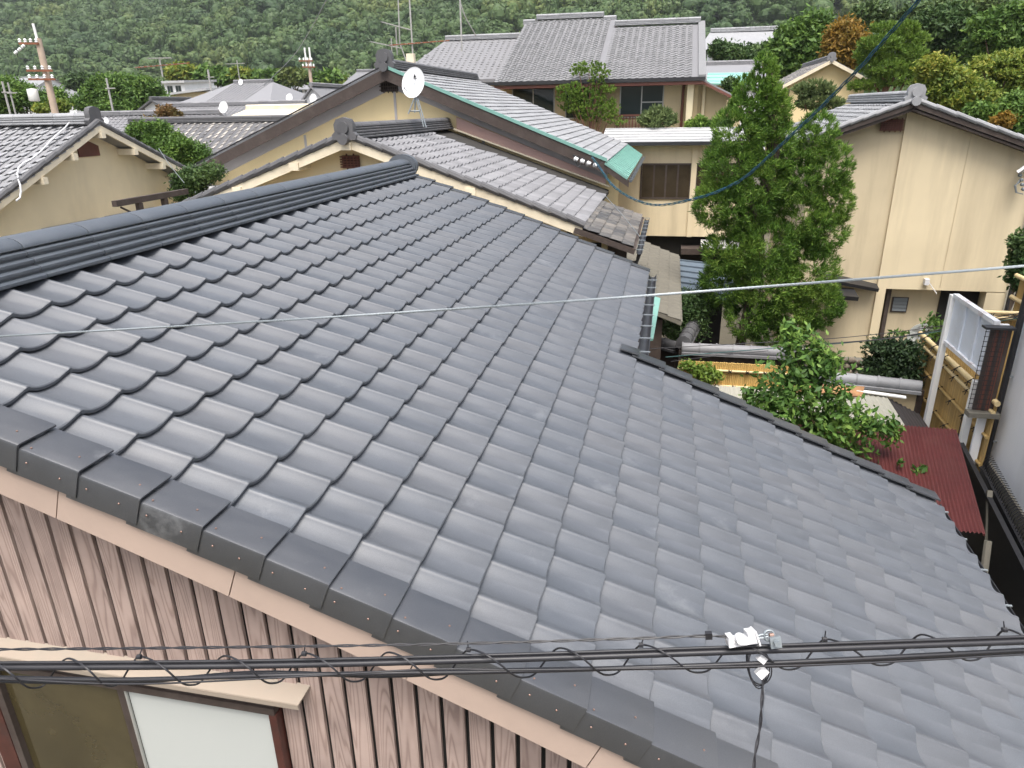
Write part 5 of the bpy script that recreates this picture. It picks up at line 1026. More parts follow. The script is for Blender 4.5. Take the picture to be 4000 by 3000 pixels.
for z in (1.30, .98, .62): m = MB(); m.tube([(3.95, 11.51, z), (6.2, 11.51, z)], .026, 8); m.build('bamboo_rail', MAT['bamboo_rail'], t, 50)
for i in range(7): knot(t, (4.3+.33*i, 11.49, 1.30)); knot(t, (4.4+.33*i, 11.49, .98))
# brown bamboo screen along the right side
t = thing('bamboo_screen', 'tall weathered bamboo screen with rope tied rails along the right side', 'fence', (8.2, 9.9, 0))
sl_ = MB(); sl_.tube([(0, 0, 0), (0, 0, .4), (0, 0, .41), (0, 0, .42), (0, 0, 1.0)], [.0165, .016, .018, .016, .0155], 6); slm = sl_.mesh('bamboo_cane', MAT['bamboo'], 50)
for i in range(104):
    o = link('bamboo_cane', slm, t); o.matrix_basis = Matrix.Translation((8.25+jit(.004), 8.15+.032*i, 0)) @ Matrix.Diagonal((1, 1, 2.18+jit(.01), 1))
for z, r_ in ((2.24, .042), (2.10, .030), (1.72, .026), (1.28, .026)):
    for x in ((8.21,) if r_ < .04 else (8.235,)): m = MB(); m.tube([(x, 8.1, z), (x, 11.5, z)], r_, 8); m.build('bamboo_rail', MAT['bamboo_rail'] if r_ > .028 else MAT['bamboo'], t, 50)
for i in range(6):
    for z, s in ((2.24, .05), (2.10, .04), (1.72, .035), (1.28, .035)):
        m = MB(); y = 8.4+.55*i+jit(.05); P = Vector((8.19, y, z)); m.tube([P+Vector((.05, 0, s)), P+Vector((-.03, 0, .0)), P+Vector((.05, 0, -s))], .012, 5); m.tube([P+Vector((-.02, 0, 0)), P+Vector((-.05, -.04, -.06))], .007, 4); m.tube([P+Vector((-.02, 0, 0)), P+Vector((-.05, .05, -.05))], .007, 4); m.build('rope_tie', MAT['rope_black'], t)
t = thing('bamboo_screen', 'bamboo screen end piece beyond the rusty white panel', 'fence', (9.7, 12.0, 0))
for i in range(36):
    o = link('bamboo_cane', slm, t); o.matrix_basis = Matrix.Translation((8.9+.034*i, 12.0+jit(.004), 0)) @ Matrix.Diagonal((1, 1, 2.5+jit(.01), 1))
for z in (2.56, 2.46): m = MB(); m.tube([(8.88, 11.96, z), (10.15, 11.96, z)], .04, 8); m.build('bamboo_rail', MAT['bamboo_rail'], t, 50)
for i in range(3): knot(t, (9.1+.4*i, 11.93, 2.5), .05)
t = thing('bamboo_screen', 'narrow bamboo screen beside the black downpipe', 'fence', (10.6, 12.9, 0))
for i in range(14):
    o = link('bamboo_cane', slm, t); o.matrix_basis = Matrix.Translation((10.4, 12.5+.05*i, 0)) @ Matrix.Diagonal((1.4, 1.4, 2.95+jit(.01), 1))
for z in (2.98, 2.55): m = MB(); m.tube([(10.36, 12.4, z), (10.36, 13.3, z)], .045, 8); m.build('bamboo_rail', MAT['bamboo_rail'], t, 50)
# rusty white steel panel on posts
t = thing('steel_panel_screen', 'rusty white steel panel on white posts beside the bamboo screen', 'screen', (8.05, 9.2, 0))
for y, zt in ((9.86, 3.36), (8.42, 2.46)): m = MB(); m.box(8.0, 8.08, y-.05, y+.05, 0, zt); m.build('post', MAT['white_paint'], t)
m = MB(); m.box(8.06, 8.075, 8.30, 9.84, 2.62, 3.34); m.build('sheet', MAT['blue_white'], t)
for z in (2.60, 3.36): m = MB(); m.box(8.02, 8.10, 8.26, 9.82, z-.03, z+.03); m.build('frame_rail', MAT['rusty_white'], t)
for y in (8.29, 8.8, 9.3): m = MB(); m.box(8.035, 8.06, y-.03, y+.03, 2.62, 3.33); m.build('rib', MAT['blue_white'], t)
# wire mesh cage with brown boards behind it
t = thing('mesh_cage', 'black wire mesh in front of brown boards by the white wall', 'cage', (8.4, 8.2, 0))
for i in range(5): m = MB(); m.tube([(7.88+.06*i, 8.10, 2.15), (7.88+.06*i, 8.10, 3.30)], .005, 4); m.build('wire', MAT['black_metal'], t)
for i in range(17): m = MB(); m.tube([(7.87, 8.10, 2.16+.07*i), (8.13, 8.10, 2.16+.07*i)], .005, 4); m.build('wire', MAT['black_metal'], t)
for i in range(5): m = MB(); m.box(7.98+.052*i, 8.03+.052*i, 8.20, 8.23, 2.1, 3.28); m.build('board', MAT['red_wood'] if i % 2 else MAT['dark_wood'], t)
m = MB(); m.box(7.87, 8.24, 8.09, 8.24, 3.31, 3.34); m.build('top_bar', MAT['black_metal'], t)
m = MB(); m.box(7.9, 8.3, 8.08, 8.24, 2.02, 2.09); m.build('shelf', MAT['concrete'], t)
# white building at the right edge with downpipe
t = thing('white_building', 'plain white walled building at the right picture edge', 'building', (10, 5, 0))
m = MB(); m.prism([(8.43, 8.42), (7.95, 3.6), (14, 3.0), (14, 8.6)], 'z', 1.25, 9.0); m.build('wall', MAT['white_wall'], t); m = MB(); m.prism([(8.40, 8.45), (7.92, 3.6), (14, 2.98), (14, 8.62)], 'z', 0, 1.25); m.build('plinth', MAT['concrete'], t)
m = MB(); m.box(8.10, 8.21, 8.245, 8.285, 0.6, 3.35); m.build('corner_panel', MAT['white_wall'], t)
m = MB(); m.tube([(8.35, 8.30, 6.0), (8.35, 8.30, 0.4)], .042, 10); m.build('downpipe', MAT['black_metal'], t, 40)
for z in (1.6, 2.6, 3.6): m = MB(); m.bar((8.35, 8.29, z), (8.44, 8.24, z), .02, .02); m.build('pipe_bracket', MAT['galvanised'], t)
# black spiked boundary fence
t = thing('spiked_fence', 'black boundary fence with rows of curved spikes below the white wall', 'fence', (7.9, 6, 0))
m = MB(); m.slab([(8.05, 8.7, 0), (7.42, 4.2, 0), (7.42, 4.2, 1.46), (8.05, 8.7, 1.46)], .04); m.build('panel', MAT['black_metal'], t)
m = MB(); m.bar((8.06, 8.7, 1.48), (7.43, 4.2, 1.48), .06, .04); m.build('rail', MAT['black_metal'], t); m = MB(); m.bar((8.28, 8.4, 1.25), (7.66, 4.2, 1.25), .05, .05); m.build('rail', MAT['black_metal'], t)
m = MB(); m.slab([(8.28, 8.4, 0), (7.66, 4.2, 0), (7.66, 4.2, 1.22), (8.28, 8.4, 1.22)], .03); m.build('panel', MAT['black_metal'], t)
for i in range(60):
    f = i/60; P = Vector((8.28, 8.4, 1.25)).lerp(Vector((7.66, 4.2, 1.25)), f); m = MB(); m.tube([P, P+Vector((.02, 0, .10)), P+Vector((.07, .01, .15)), P+Vector((.13, .01, .14))], .006, 4); m.build('spike', MAT['black_metal'], t)
for i in range(10):
    P = Vector((8.1+.03*i, 8.75, 1.3)); m = MB(); m.tube([P, P+Vector((0, 0, .5+.04*(i % 3)))], .007, 4); m.build('spike', MAT['black_metal'], t)
m = MB(); m.bar((7.62, 5.75, .2), (7.80, 6.8, 1.55), .06, .06); m.build('brace', MAT['concrete'], t)
# lean-to roof of cement tiles and the blue ribbed shed roof beside the cedar
t = thing('cement_lean_to', 'mossy grey cement tiled lean-to roof beside the pent roof', 'shed', (3.4, 13.5, 0)); d0 = Vector((.93, 0, -.36))
tmL = s_tile(.26, .32, FLAT_PROF, over=.02, lift=.03, th=.02, lip=.012).mesh('cement_tile', MAT['concrete'], 40)
lay_tiles(t, tmL, grid_mats((2.72, 10.4, 3.10), d0, (0, 1, 0), .26, .32, 5, 19, jt=.004), 'cement_tile', 300)
m = MB(); m.slab([(2.7, 10.4, 3.07), (3.95, 10.4, 2.59), (3.95, 16.5, 2.59), (2.7, 16.5, 3.07)], .08); m.build('roof_deck', MAT['concrete'], t); m = MB(); m.box(2.75, 3.6, 10.6, 16.4, 0, 2.55); m.build('wall', MAT['dark_wood'], t)
t = thing('ribbed_shed', 'shed with dark blue grey ribbed metal roof left of the cedar', 'shed', (4.3, 15, 0)); A, B, C_, D_ = (3.72, 14.4, 2.12), (5.2, 13.6, 2.12), (5.2, 16.2, 2.42), (3.68, 16.9, 2.42)
m = MB(); m.slab([A, B, C_, D_], .06); rf = m.build('roof', MAT['blue_metal'], t); m = MB(); m.box(3.9, 5.0, 15, 16.3, 0, 2.1); m.build('wall', MAT['corrugated_dark'], t)
for i in range(7):
    f = i/6; m = MB(); m.bar(Vector(A).lerp(Vector(D_), f)+Vector((0, 0, .015)), Vector(B).lerp(Vector(C_), f)+Vector((0, 0, .015)), .05, .04); m.build('rib', MAT['blue_metal'], rf)
# pergola beam between the left gable and the cream house
t = thing('pergola', 'dark wooden pergola beam on posts beside the left gable wall', 'pergola', (-6.5, 10.4, 0))
m = MB(); m.bar((-6.5, 9.45, 4.68), (-6.5, 11.6, 4.68), .10, .11); m.build('beam', MAT['dark_wood'], t)
for y in (10.1, 10.85): m = MB(); m.box(-6.55, -6.45, y-.05, y+.05, 0, 4.62); m.build('post', MAT['dark_wood'], t)
m = MB(); m.bar((-6.5, 9.6, 4.60), (-6.5, 10.08, 4.35), .03, .03); m.build('strut', MAT['dark_wood'], t)
t = thing('white_awning', 'pale corrugated awning in the gap left of the cream house', 'awning', (-8, 15, 0)); m = MB(); m.slab([(-9.3, 14.9, 4.40), (-7.6, 13.5, 4.40), (-6.2, 14.4, 4.46), (-9.2, 17.4, 4.44)], .03); m.build('sheet', MAT['white_roof'], t)
for x, y in ((-7.7, 13.7), (-9.1, 15.1)): m = MB(); m.box(x-.03, x+.03, y-.03, y+.03, 0, 4.42); m.build('post', MAT['dark_wood'], t)

# ================================================================ wires, poles, antennas
def wpath(pts, n=60):
    """smooth world path through (px, py, depth) knots"""
    P = [np.array(at(x, y, D=d)) for x, y, d in pts]; P = [2*P[0]-P[1]]+P+[2*P[-1]-P[-2]]; out = []
    segs = len(P)-3; per = max(2, n//segs)
    for i in range(1, len(P)-2):
        for k in range(per):
            t = k/per; a, b, c, d = P[i-1], P[i], P[i+1], P[i+2]
            out.append(.5*((2*b)+(-a+c)*t+(2*a-5*b+4*c-d)*t*t+(-a+3*b-3*c+d)*t**3))
    out.append(P[-2]); return [Vector(p) for p in out]
def resample(path, step):
    out = [path[0]]; acc = 0.0
    for a, b in zip(path[:-1], path[1:]):
        L = (b-a).length; s = step-acc
        while s < L: out.append(a.lerp(b, s/L)); s += step
        acc = (acc+L) % step
    return out
def twist(path, strands, rad, r, pitch, step, sides=5, phase=0.0):
    """strands wound round a path; yields one MB for each strand"""
    pts_ = resample(path, step); res = []
    for k in range(strands):
        q = []; a = None; s = 0.0
        for i, p in enumerate(pts_):
            t = (pts_[min(i+1, len(pts_)-1)]-pts_[max(i-1, 0)]).normalized()
            u = t.cross(Vector((0, 0, 1))).normalized(); v = u.cross(t); th_ = 2*math.pi*(s/pitch+k/strands)+phase
            q.append(p+u*rad*math.cos(th_)+v*rad*math.sin(th_)); s += step
        m = MB(); m.tube(q, r, sides); res.append(m)
    return res
# galvanised guy strand crossing the picture
t = thing('guy_strand', 'galvanised twisted steel strand stretched across the whole roof', 'wire', tuple(at(2000, 1192, D=1.95)))
gp = wpath([(-500, 1344, 2.56), (0, 1314, 2.40), (1000, 1257, 2.18), (2000, 1192, 1.97), (3000, 1119, 1.78), (4000, 1039, 1.60), (4500, 996, 1.52)], 120)
for m in twist(gp, 6, .0022, .00122, .070, .007): m.build('strand', MAT['galvanised'], t, 60)
# lashed black cable bundle near the lens
t = thing('cable_bundle', 'thick black cables lashed with a spiral wire across the bottom', 'cable', tuple(at(2000, 2600, D=1.0)))
up_ = [(-400, 2611, 1.0), (0, 2608, 1.0), (1000, 2600, 1.0), (2000, 2575, .99), (3000, 2541, .975), (4000, 2506, .96), (4500, 2489, .95)]
def off(k, dy, dd=0.0): return [(x, y+dy, d+dd) for x, y, d in k]
for nm, kn, r_, mt in (('trunk_cable', up_, .0043, 'cable_black'), ('messenger_wire', off(up_, -19), .0022, 'cable_black'),
                       ('drop_cable', [(-400, 2640, 1.01), (0, 2648, 1.01), (500, 2655, 1.01), (1000, 2640, 1.0), (1500, 2630, 1.0), (2000, 2622, 1.0), (3000, 2590, .98), (4000, 2540, .97), (4500, 2520, .96)], .0033, 'cable_black'),
                       ('drop_cable', [(-400, 2652, 1.02), (0, 2660, 1.02), (500, 2665, 1.02), (1000, 2628, 1.01), (1500, 2640, 1.01), (2000, 2618, 1.01), (3000, 2600, .99), (3500, 2575, .98), (4000, 2548, .98), (4500, 2528, .97)], .0030, 'cable_black'),
                       ('drop_cable', [(-400, 2640, .99), (0, 2652, .99), (500, 2672, .99), (1000, 2652, .985), (1350, 2632, .985), (1700, 2614, .985), (2100, 2616, .985), (3000, 2602, .97), (3500, 2584, .965), (4000, 2556, .96), (4500, 2530, .95)], .0013, 'cable_black')):
    m = MB(); m.tube(wpath(kn, 100), r_, 10); m.build(nm, MAT[mt], t, 60)
peaks = [(-65, 2580), (260, 2573), (543, 2566), (872, 2563), (1188, 2553), (1511, 2549), (1830, 2538), (2181, 2532), (2504, 2520), (2872, 2512), (3221, 2498), (3592, 2480), (3924, 2460), (4250, 2450)]
hk = []
for (x0, y0), (x1, y1) in zip(peaks[:-1], peaks[1:]):
    lo = y0+112
    for f, c_ in ((0, 1), (.17, .72), (.34, .0), (.5, -.82), (.62, -1), (.74, -.75), (.88, .35)):
        yy = (y0+lo)/2-(lo-y0)/2*c_+(y1-y0)*f; hk.append((x0+(x1-x0)*f, yy, 1.0-.022*math.cos(2*math.pi*(f-.30))-.01*(x0/4000)))
hk.append((*peaks[-1], .98))
m = MB(); m.tube(wpath(hk, 520), .0014, 6); m.build('lashing_wire', MAT['cable_black'], t, 60)
for k in (2, 4, 6, 8, 10, 12):
    x, y = peaks[k]; m = MB(); P0 = Vector(at(x, y, D=.985)); P1 = Vector(at(x-4+8*(k % 3), y-34, D=.985)); m.tube([P0, P1], .0009, 5); m.lathe([(.0035, -.003), (.0035, .003)], P0, (1, .1, .05), 8); m.build('cable_tie', MAT['cable_black'], t, 40)
t = thing('twisted_wire', 'thin black twisted pair running above the thick cables to the white clamp', 'wire', tuple(at(1500, 2520, D=.98)))
for m in twist(wpath([(-400, 2540, .99), (0, 2537, .99), (500, 2533, .99), (1000, 2527, .985), (1500, 2520, .98), (2000, 2509, .98), (2500, 2493, .97), (2770, 2484, .97), (2880, 2492, .97)], 80), 2, .0012, .0011, .075, .006): m.build('wire', MAT['cable_black'], t, 60)
m = MB(); P = Vector(at(2768, 2484, D=.97)); m.bar(P-Vector((.0045, 0, 0)), P+Vector((.0045, .001, .001)), .006, .010); m.build('ferrule', MAT['cable_black'], t)
# white dead-end clamp, its galvanised hook, coils and the drop wire
t = thing('wire_clamp', 'white plastic wire clamp with galvanised hook hanging above the cables', 'clamp', tuple(at(2900, 2495, D=.97)))
cx_ = lambda x, y, d=.968: Vector(at(x, y, D=d)); ux = (cx_(3000, 2480)-cx_(2800, 2510)).normalized(); uy = Vector(-MC[1]); uy = (uy-ux*uy.dot(ux)).normalized(); uz = ux.cross(uy).normalized()
def obox(a, b, h, dth): m_ = MB(); m_.bar(a, b, dth, h, up=uy); return m_
obox(cx_(2840, 2510), cx_(2950, 2490), .010, .016).build('body', MAT['plastic_white'], t)
obox(cx_(2840, 2496), cx_(2862, 2492), .010, .018).build('jaw', MAT['plastic_white'], t)
obox(cx_(2915, 2484), cx_(2945, 2479), .014, .018).build('jaw', MAT['plastic_white'], t)
obox(cx_(2948, 2486), cx_(2954, 2484), .020, .022).build('collar', MAT['plastic_white'], t)
m = MB(); m.lathe([(.0005, .011), (.0062, .0108), (.0072, .009), (.0072, 0)], cx_(2887, 2491, .962), uz if uz.y < 0 else -uz, 16); m.build('knob', MAT['plastic_white'], t, 40)
m = MB(); m.tube([cx_(2954, 2486), cx_(2975, 2478), cx_(2998, 2478)], .0012, 6); m.tube([cx_(2954, 2492), cx_(2978, 2492), cx_(3000, 2486)], .0012, 6); m.build('link', MAT['galvanised'], t, 60)
m = MB(); C0 = cx_(3004, 2482); m.tube([C0+ux*.007*math.cos(q)+uy*.007*math.sin(q) for q in [i*math.pi/8 for i in range(17)]], .0018, 6); m.build('ring', MAT['galvanised'], t, 60)
obox(cx_(3008, 2512, .962), cx_(3050, 2506, .962), .015, .005).build('hook_plate', MAT['galvanised'], t)
m = MB(); m.lathe([(.0005, .007), (.004, .007), (.004, 0)], cx_(3032, 2509, .958), (.1, -.95, .3), 6); m.build('bolt', MAT['galvanised'], t)
m = MB(); m.tube([cx_(3006, 2484), cx_(3022, 2482)], .0035, 8); m.build('pin', MAT['screw_copper'], t, 40)
for k in range(3):
    m = MB(); C0 = cx_(2958+4*k, 2605, .985); a_, b_ = .0135+.001*k, .030-.002*k
    m.tube([C0+ux*a_*math.cos(q)+uy*b_*math.sin(q)+uz*.004*math.sin(q*2+k) for q in [i*math.pi/12 for i in range(25)]], .0010, 5); m.build('wire_coil', MAT['cable_black'], t, 60)
for a_, b_ in (((2965, 2560), (2990, 2580)), ((2960, 2640), (2990, 2610))): obox(cx_(*a_, .98), cx_(*b_, .98), .012, .008).build('lower_jaw', MAT['plastic_white'], t)
t = thing('drop_wire', 'black twisted drop wire hanging down from the white clamp', 'wire', tuple(at(2970, 2800, D=.98)))
for m in twist(wpath([(2975, 2560, .985), (2980, 2660, .985), (2975, 2760, .98), (2968, 2850, .98), (2950, 2950, .975), (2942, 3060, .97), (2935, 3200, .97)], 60), 2, .0013, .0012, .06, .005): m.build('wire', MAT['cable_black'], t, 60)
# blue and green service cable sagging from the upper right to the yellow house eave
t = thing('service_cable', 'blue and green twisted service cable sagging before the cedar', 'cable', tuple(at(2676, 790, D=12)))
sp_ = wpath([(3760, -190, 6.9), (3590, 0, 7.6), (3327, 298, 8.8), (3074, 545, 10.2), (2875, 715, 11.4), (2676, 786, 12.6), (2531, 797, 13.6), (2405, 735, 14.6), (2332, 640, 15.6), (2310, 612, 16.0)], 140)
for k, m in enumerate(twist(sp_, 3, .017, .008, 0.9, .06, 6)): m.build('conductor', MAT[('cable_blue', 'cable_green', 'cable_blue')[k]], t, 60)
t = thing('service_bracket', 'insulators and bracket where the blue cable meets the copper edged eave', 'bracket', tuple(at(2310, 612, D=16)))
B0 = Vector(at(2310, 612, D=16.0))
for k in range(4):
    m = MB(); P = B0+Vector((-.35+.14*k, .05*k, -.05-.05*k)); m.lathe([(.02, -.05), (.05, -.03), (.05, 0), (.03, .01), (.05, .02), (.04, .05)], P, (1, 0, -.4), 10); m.build('insulator', MAT['insulator'], t, 40)
m = MB(); m.bar(B0+Vector((-.45, .2, .02)), B0+Vector((.15, .2, -.22)), .04, .04); m.build('arm', MAT['black_metal'], t)
for k in range(3): m = MB(); m.tube([B0+Vector((-.4+.2*k, .1, -.02)), B0+Vector((-.3+.2*k, .0, -.22)), B0+Vector((-.15+.2*k, .1, -.12))], .012, 5); m.build('jumper', MAT['cable_black'], t, 60)
# thin wires
def thin(name, label, kn, r, mat='cable_black', n=40, sag=0):
    m = MB(); m.tube(wpath(kn, n), r, 5); o = m.build(name, MAT[mat], None, 60); tag(o, label, 'wire'); return o
thin('house_wire', 'upper of two thin dark wires crossing the beige house wall', [(3200, 790, 16.5), (3330, 797, 16.6), (3600, 788, 16.8), (3960, 750, 17.0)], .010)
thin('house_wire', 'lower of two thin dark wires crossing the beige house wall', [(3200, 796, 16.5), (3330, 800, 16.6), (3650, 792, 16.8), (3980, 757, 17.0)], .008)
thin('yard_wire', 'topmost thin wire over the right yard', [(2540, 1362, 12.8), (2900, 1342, 12.5), (3300, 1318, 12), (3700, 1270, 11.6), (3990, 1222, 11.2)], .007)
thin('yard_wire', 'black wire pair over the camellia', [(3200, 1345, 12), (3500, 1318, 11.7), (3800, 1262, 11.4), (3990, 1234, 11.2)], .011)
thin('yard_wire', 'greenish wire over the fresh bamboo fence', [(2600, 1395, 12.6), (2800, 1378, 12.4), (3050, 1358, 12.2), (3300, 1340, 12), (3600, 1305, 11.6), (3990, 1240, 11.2)], .008, 'cable_green')
thin('yard_wire', 'lowest thin wire across the fresh bamboo fence', [(2620, 1412, 12.4), (2780, 1392, 12.2), (3000, 1370, 12.0)], .006)
thin('sky_wire', 'thin grey wire rising over the left hillside', [(1030, 335, 40), (1140, 225, 34), (1210, 120, 28), (1290, -30, 22)], .018, 'cable_grey')
thin('roof_guy', 'thin guy wire over the dark pent roof', [(2365, 765, 14.2), (2440, 850, 13.2), (2500, 925, 12.2)], .006, 'cable_grey')
thin('gable_guy', 'thin guy wire hanging from the left gable verge', [(620, 580, 16.4), (660, 640, 16), (720, 715, 15.6)], .008, 'cable_grey')
# white cable lying on the left roof
def on_left_roof(px, py, lift=.06):
    d = ray(px, py); a = ZG-(YG-CAM[1])*SG+lift-CAM[2]; tt = a/(d[2]-d[1]*SG); return Vector(CAM+tt*d)
z1 = lambda x, y: (x/2.212, y/2.212)
m = MB(); m.tube([on_left_roof(*z1(*p), .07) for p in ((610, 985), (600, 1060), (560, 1105), (500, 1155), (430, 1225), (350, 1310), (270, 1375), (200, 1410), (160, 1450), (150, 1500), (158, 1555), (175, 1600), (180, 1659), (172, 1710), (140, 1735))], .016, 6); tag(m.build('roof_cable', MAT['plastic_white'], None, 60), 'white cable snaking down the left tiled roof', 'cable')
# utility poles
def upole(name, label, px, y_top, Y, r, arms, extra=None):
    p = at(px, y_top, Y=Y); zg = ground_z(0, Y); t = thing(name, label, 'utility pole', (p[0], Y, zg))
    m = MB(); m.tube([(p[0], Y, zg), (p[0], Y, p[2])], [r*1.15, r*.85], 12); m.build('pole', MAT['pole_concrete'], t, 40)
    for k, (ya, x0, x1) in enumerate(arms):
        a0 = at(x0, ya, Y=Y-.2); a1 = at(x1, ya, Y=Y-.2); m = MB(); m.bar(a0, a1, .10, .10); ar = m.build('crossarm', MAT['rust'], t)
        for j in range(4):
            q = Vector(a0).lerp(Vector(a1), (j+.2)/3.5); m = MB(); m.lathe([(.05, 0), (.09, .05), (.06, .10), (.09, .15), (.04, .22)], q+Vector((0, 0, .04)), (0, 0, 1), 8); m.build('insulator', MAT['insulator'], ar, 40)
    return t, p
t, p = upole('utility_pole', 'rusty crossarmed utility pole with white transformer at far left', 148, 150, 36, .20, ((170, 75, 150), (276, 105, 205), (310, 112, 215)))
m = MB(); m.tube([(p[0]-.05, 36, p[2]-.3), (p[0]-.1, 36, at(120, 92, Y=36)[2])], .07, 8); m.build('top_tube', MAT['white_paint'], t, 40)
q = Vector(at(130, 372, Y=35.6)); m = MB(); m.lathe([(.05, .36), (.26, .33), (.28, .28), (.28, -.28), (.24, -.33)], q, (0, 0, 1), 14); m.build('transformer', MAT['white_paint'], t, 40)
for k in range(3): m = MB(); q = Vector(at(62+14*k, 205-12*k, Y=35.7)); m.lathe([(.04, -.12), (.09, -.06), (.06, 0), (.09, .06), (.04, .12)], q, (1, 0, .6), 8); m.build('cutout', MAT['insulator'], t, 40)
m = MB(); m.tube([at(64, 190, Y=35.7), at(70, 225, Y=35.8), at(95, 232, Y=35.9), at(120, 235, Y=36)], .025, 5); m.build('jumper', MAT['cable_black'], t, 60)
t, p = upole('utility_pole', 'distant utility pole with two white top tubes at the hill foot', 1205, 228, 62, .17, ((238, 1168, 1222), (262, 1182, 1230)))
for dx in (-.22, .22): m = MB(); m.tube([(p[0]+dx, 61.9, p[2]-.7), (p[0]+dx, 61.9, at(1200, 186, Y=62)[2])], .08, 8); m.build('top_tube', MAT['white_paint'], t, 40)
for k, (px, y0, Y, r_, lb) in enumerate(((415, 305, 33, .05, 'slim grey pole before the round tree'), (8, 318, 30, .05, 'slim grey pole at the left picture edge'), (30, 322, 31, .04, 'second slim grey pole near the left picture edge'), (812, 272, 48, .07, 'slim grey pole left of the hip roof'))):
    p = at(px, y0, Y=Y); t = thing('slim_pole', lb, 'pole', (p[0], Y, 0), 0, 'slim poles among the roofs'); m = MB(); m.tube([(p[0], Y, 0), (p[0], Y, p[2])], r_, 8); m.build('shaft', MAT['antenna_metal'], t, 40)
    m = MB(); m.bar((p[0]-.12, Y-.05, p[2]-.5), (p[0]+.45, Y-.05, p[2]-.5), .05, .05); m.build('arm', MAT['antenna_metal'], t)
# antennas
def yagi(name, label, mast, booms, Y, r=.02, els=7, el_len=.5):
    p0, p1 = at(*mast[0], Y=Y), at(*mast[1], Y=Y); t = thing(name, label, 'antenna', tuple(p1)); m = MB(); m.tube([p0, (p0[0], Y, p1[2])], r, 7); m.build('mast', MAT['antenna_metal'], t, 40)
    for a, b, mt in booms:
        A = Vector(at(*a, Y=Y-.04)); B = Vector(at(*b, Y=Y-.04)); m = MB(); m.bar(A, B, r*1.2, r*1.2); bo = m.build('boom', MAT[mt], t)
        for i in range(els):
            q = A.lerp(B, (i+.5)/els); l_ = el_len*(1-.4*i/els)/2; m = MB(); m.tube([q+Vector((0, -l_, 0)), q+Vector((0, l_, 0))], r*.3, 5); m.build('element', MAT['antenna_metal'], bo)
    return t
t = yagi('roof_antenna', 'tall mast with crossed television aerials beside the copper trimmed peak', ((1592, -120), (1597, 222)), (((1493, 86), (1602, 116), 'antenna_metal'), ((1450, 163), (1568, 188), 'antenna_metal'), ((1520, 177), (1755, 158), 'rust')), 17.2, .022, 8, .45)
m = MB(); P = Vector(at(1604, 231, Y=17.0)); m.box(P.x-.10, P.x+.10, 16.95, 17.1, P.z-.13, P.z+.13); m.build('junction_box', MAT['cream_board'], t)
for a, b in (((1553, -60), (1562, 170)), ((1562, 170), (1592, 252)), ((1546, 105), (1552, 215)), ((1528, 150), (1531, 205))): m = MB(); m.tube([at(*a, Y=17.3), at(*b, Y=17.3)], .018, 6); m.build('stay', MAT['antenna_metal'], t, 40)
yagi('roof_antenna', 'bare mast with stay rising before the large roof', ((1792, -120), (1803, 200)), (), 24.0, .03)
thin('mast_stay', 'diagonal stay from the bare mast to the large roof', [(1790, -20, 26), (1815, 60, 26.4), (1858, 138, 27)], .022, 'antenna_metal')
yagi('roof_antenna', 'double crossbar television aerial above the white flat building', ((622, 224), (635, 300)), (((578, 228), (667, 226), 'antenna_metal'), ((528, 264), (740, 246), 'rust')), 48, .06, 9, .9)
yagi('roof_antenna', 'faint aerial above the middle of the hip roof', ((925, 235), (928, 315)), (((885, 250), (955, 247), 'antenna_metal'),), 60, .04, 6, .9)
# dishes
def dish(label, px, py, Y, rad, face, foot=None, logo=False, group='satellite dishes on the roofs'):
    c = Vector(at(px, py, Y=Y)); f = Vector(face).normalized(); t = thing('satellite_dish', label, 'satellite dish', tuple(c), 0, group)
    prof = [(rad*s, -.18*rad*(1-s*s)) for s in (.02, .25, .5, .75, .92, 1.0)]+[(rad*1.02, .012*rad), (rad*.99, -.03*rad), (rad*.5, -.17*rad), (.02*rad, -.21*rad)]
    m = MB(); m.lathe(prof, c, f, 28); d = m.build('reflector', MAT['dish_white'], t, 50)
    rt = f.cross(Vector((0, 0, 1))).normalized(); u = rt.cross(f)
    m = MB(); m.tube([c-u*rad*.95, c+f*rad*.9-u*rad*.55], rad*.04, 6); m.build('feed_arm', MAT['dish_white'], t, 40)
    m = MB(); m.lathe([(rad*.09, -.08*rad), (rad*.11, .08*rad)], c+f*rad*.9-u*rad*.5, f, 10); m.build('feed_horn', MAT['dish_white'], t, 40)
    ft = Vector(foot) if foot is not None else c+Vector((0, .1, -rad*2.2))
    m = MB(); m.tube([c-f*rad*.2, c-f*rad*.35-u*rad*.8, ft], rad*.06, 6); m.build('mount', MAT['galvanised'], t, 40)
    if logo:
        k = rad; g_ = c-f*(.18*rad*.9)+f*.02
        m = MB(); o_ = g_+u*k*.42-rt*k*.02; m.add([o_-rt*k*.16-u*k*.06, o_+rt*k*.12-u*k*.10, o_+rt*k*.06+u*k*.16], [(0, 1, 2)]); m.add([o_-rt*k*.24-u*k*.17, o_+rt*k*.20-u*k*.17, o_+rt*k*.20-u*k*.135, o_-rt*k*.24-u*k*.135], [(0, 1, 2, 3)]); m.build('printed_mark', MAT['black_metal'], d)
    return t
t = dish('large white satellite dish on the cream house ridge', 1614, 322, 12.5, .29, (-.37, -.93, .22), at(1620, 440, Y=12.5), True)
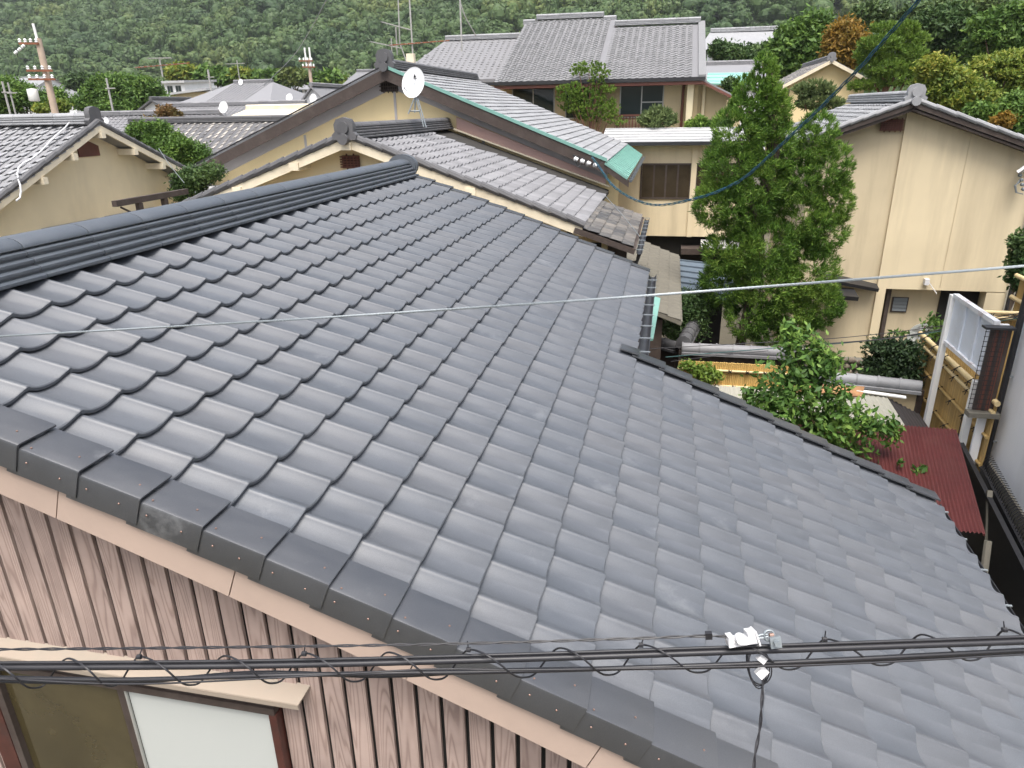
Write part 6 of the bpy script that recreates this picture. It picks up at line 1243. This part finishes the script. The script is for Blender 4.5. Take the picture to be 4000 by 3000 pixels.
for a, b in (((1620, 380), (1595, 445)), ((1625, 380), (1655, 495)), ((1632, 385), (1665, 498)), ((1597, 434), (1640, 434))): m = MB(); m.tube([at(*a, Y=12.45), at(*b, Y=12.4)], .014, 6); m.build('leg', MAT['galvanised'], t, 40)
for lb, px, py, Y, r_ in (('white satellite dish above the mottled weathered roof', 872, 418, 27, .25), ('white satellite dish right of the hip roof eave', 1130, 381, 38, .24), ('partly hidden white dish beside the copper trimmed verge', 1223, 383, 38, .24), ('tiny white dish on the white gabled house', 1253, 347, 44, .18), ('tiny white dish on top of the hip roof', 940, 320, 46.5, .2)): dish(lb, px, py, Y, r_, (-.25, -.95, .25))
dish('small white dish behind the left gable peak', 413, 473, 11.6, .085, (-.2, -.95, .2), group=None)
# insulator rack at the right end of the beige house
t = thing('insulator_rack', 'white cover and wire loops on the right end of the beige wall', 'bracket', tuple(at(3985, 690, Y=15.8)))
m = MB(); m.slab([at(3970, 668, Y=15.7), at(4010, 640, Y=15.7), at(4030, 650, Y=15.95), at(3975, 672, Y=15.95)], .06); m.build('cover', MAT['plastic_white'], t)
for k in range(4): m = MB(); q = Vector(at(3985+4*k, 685+18*k, Y=15.8)); m.lathe([(.02, -.04), (.04, -.02), (.03, 0), (.04, .02), (.02, .04)], q, (0, -1, 0), 8); m.build('insulator', MAT['cable_grey'], t, 40)
for k in range(3): m = MB(); m.tube([at(3985, 700+6*k, Y=15.8), at(3968-3*k, 725, Y=15.75), at(3972-2*k, 752, Y=15.75), at(3996, 758, Y=15.8)], .012, 5); m.build('wire_loop', MAT['cable_grey'], t, 60)

# ================================================================ hazy air between the town and the hill
hz_ = MB(); hz_.box(-700, 500, -70, 720, -3.5, 260); hm_ = bpy.data.materials.new('haze_air'); hm_.use_nodes = True; hn = hm_.node_tree; hn.nodes.clear()
pv = hn.nodes.new('ShaderNodeVolumePrincipled'); pv.inputs['Color'].default_value = (.86, .93, .95, 1); pv.inputs['Density'].default_value = .00016; pv.inputs['Anisotropy'].default_value = .2
ho = hn.nodes.new('ShaderNodeOutputMaterial'); hn.links.new(pv.outputs[0], ho.inputs['Volume'])
tag(hz_.build('haze', hm_), 'thin pale haze veiling the hillside', None, None, 'stuff')
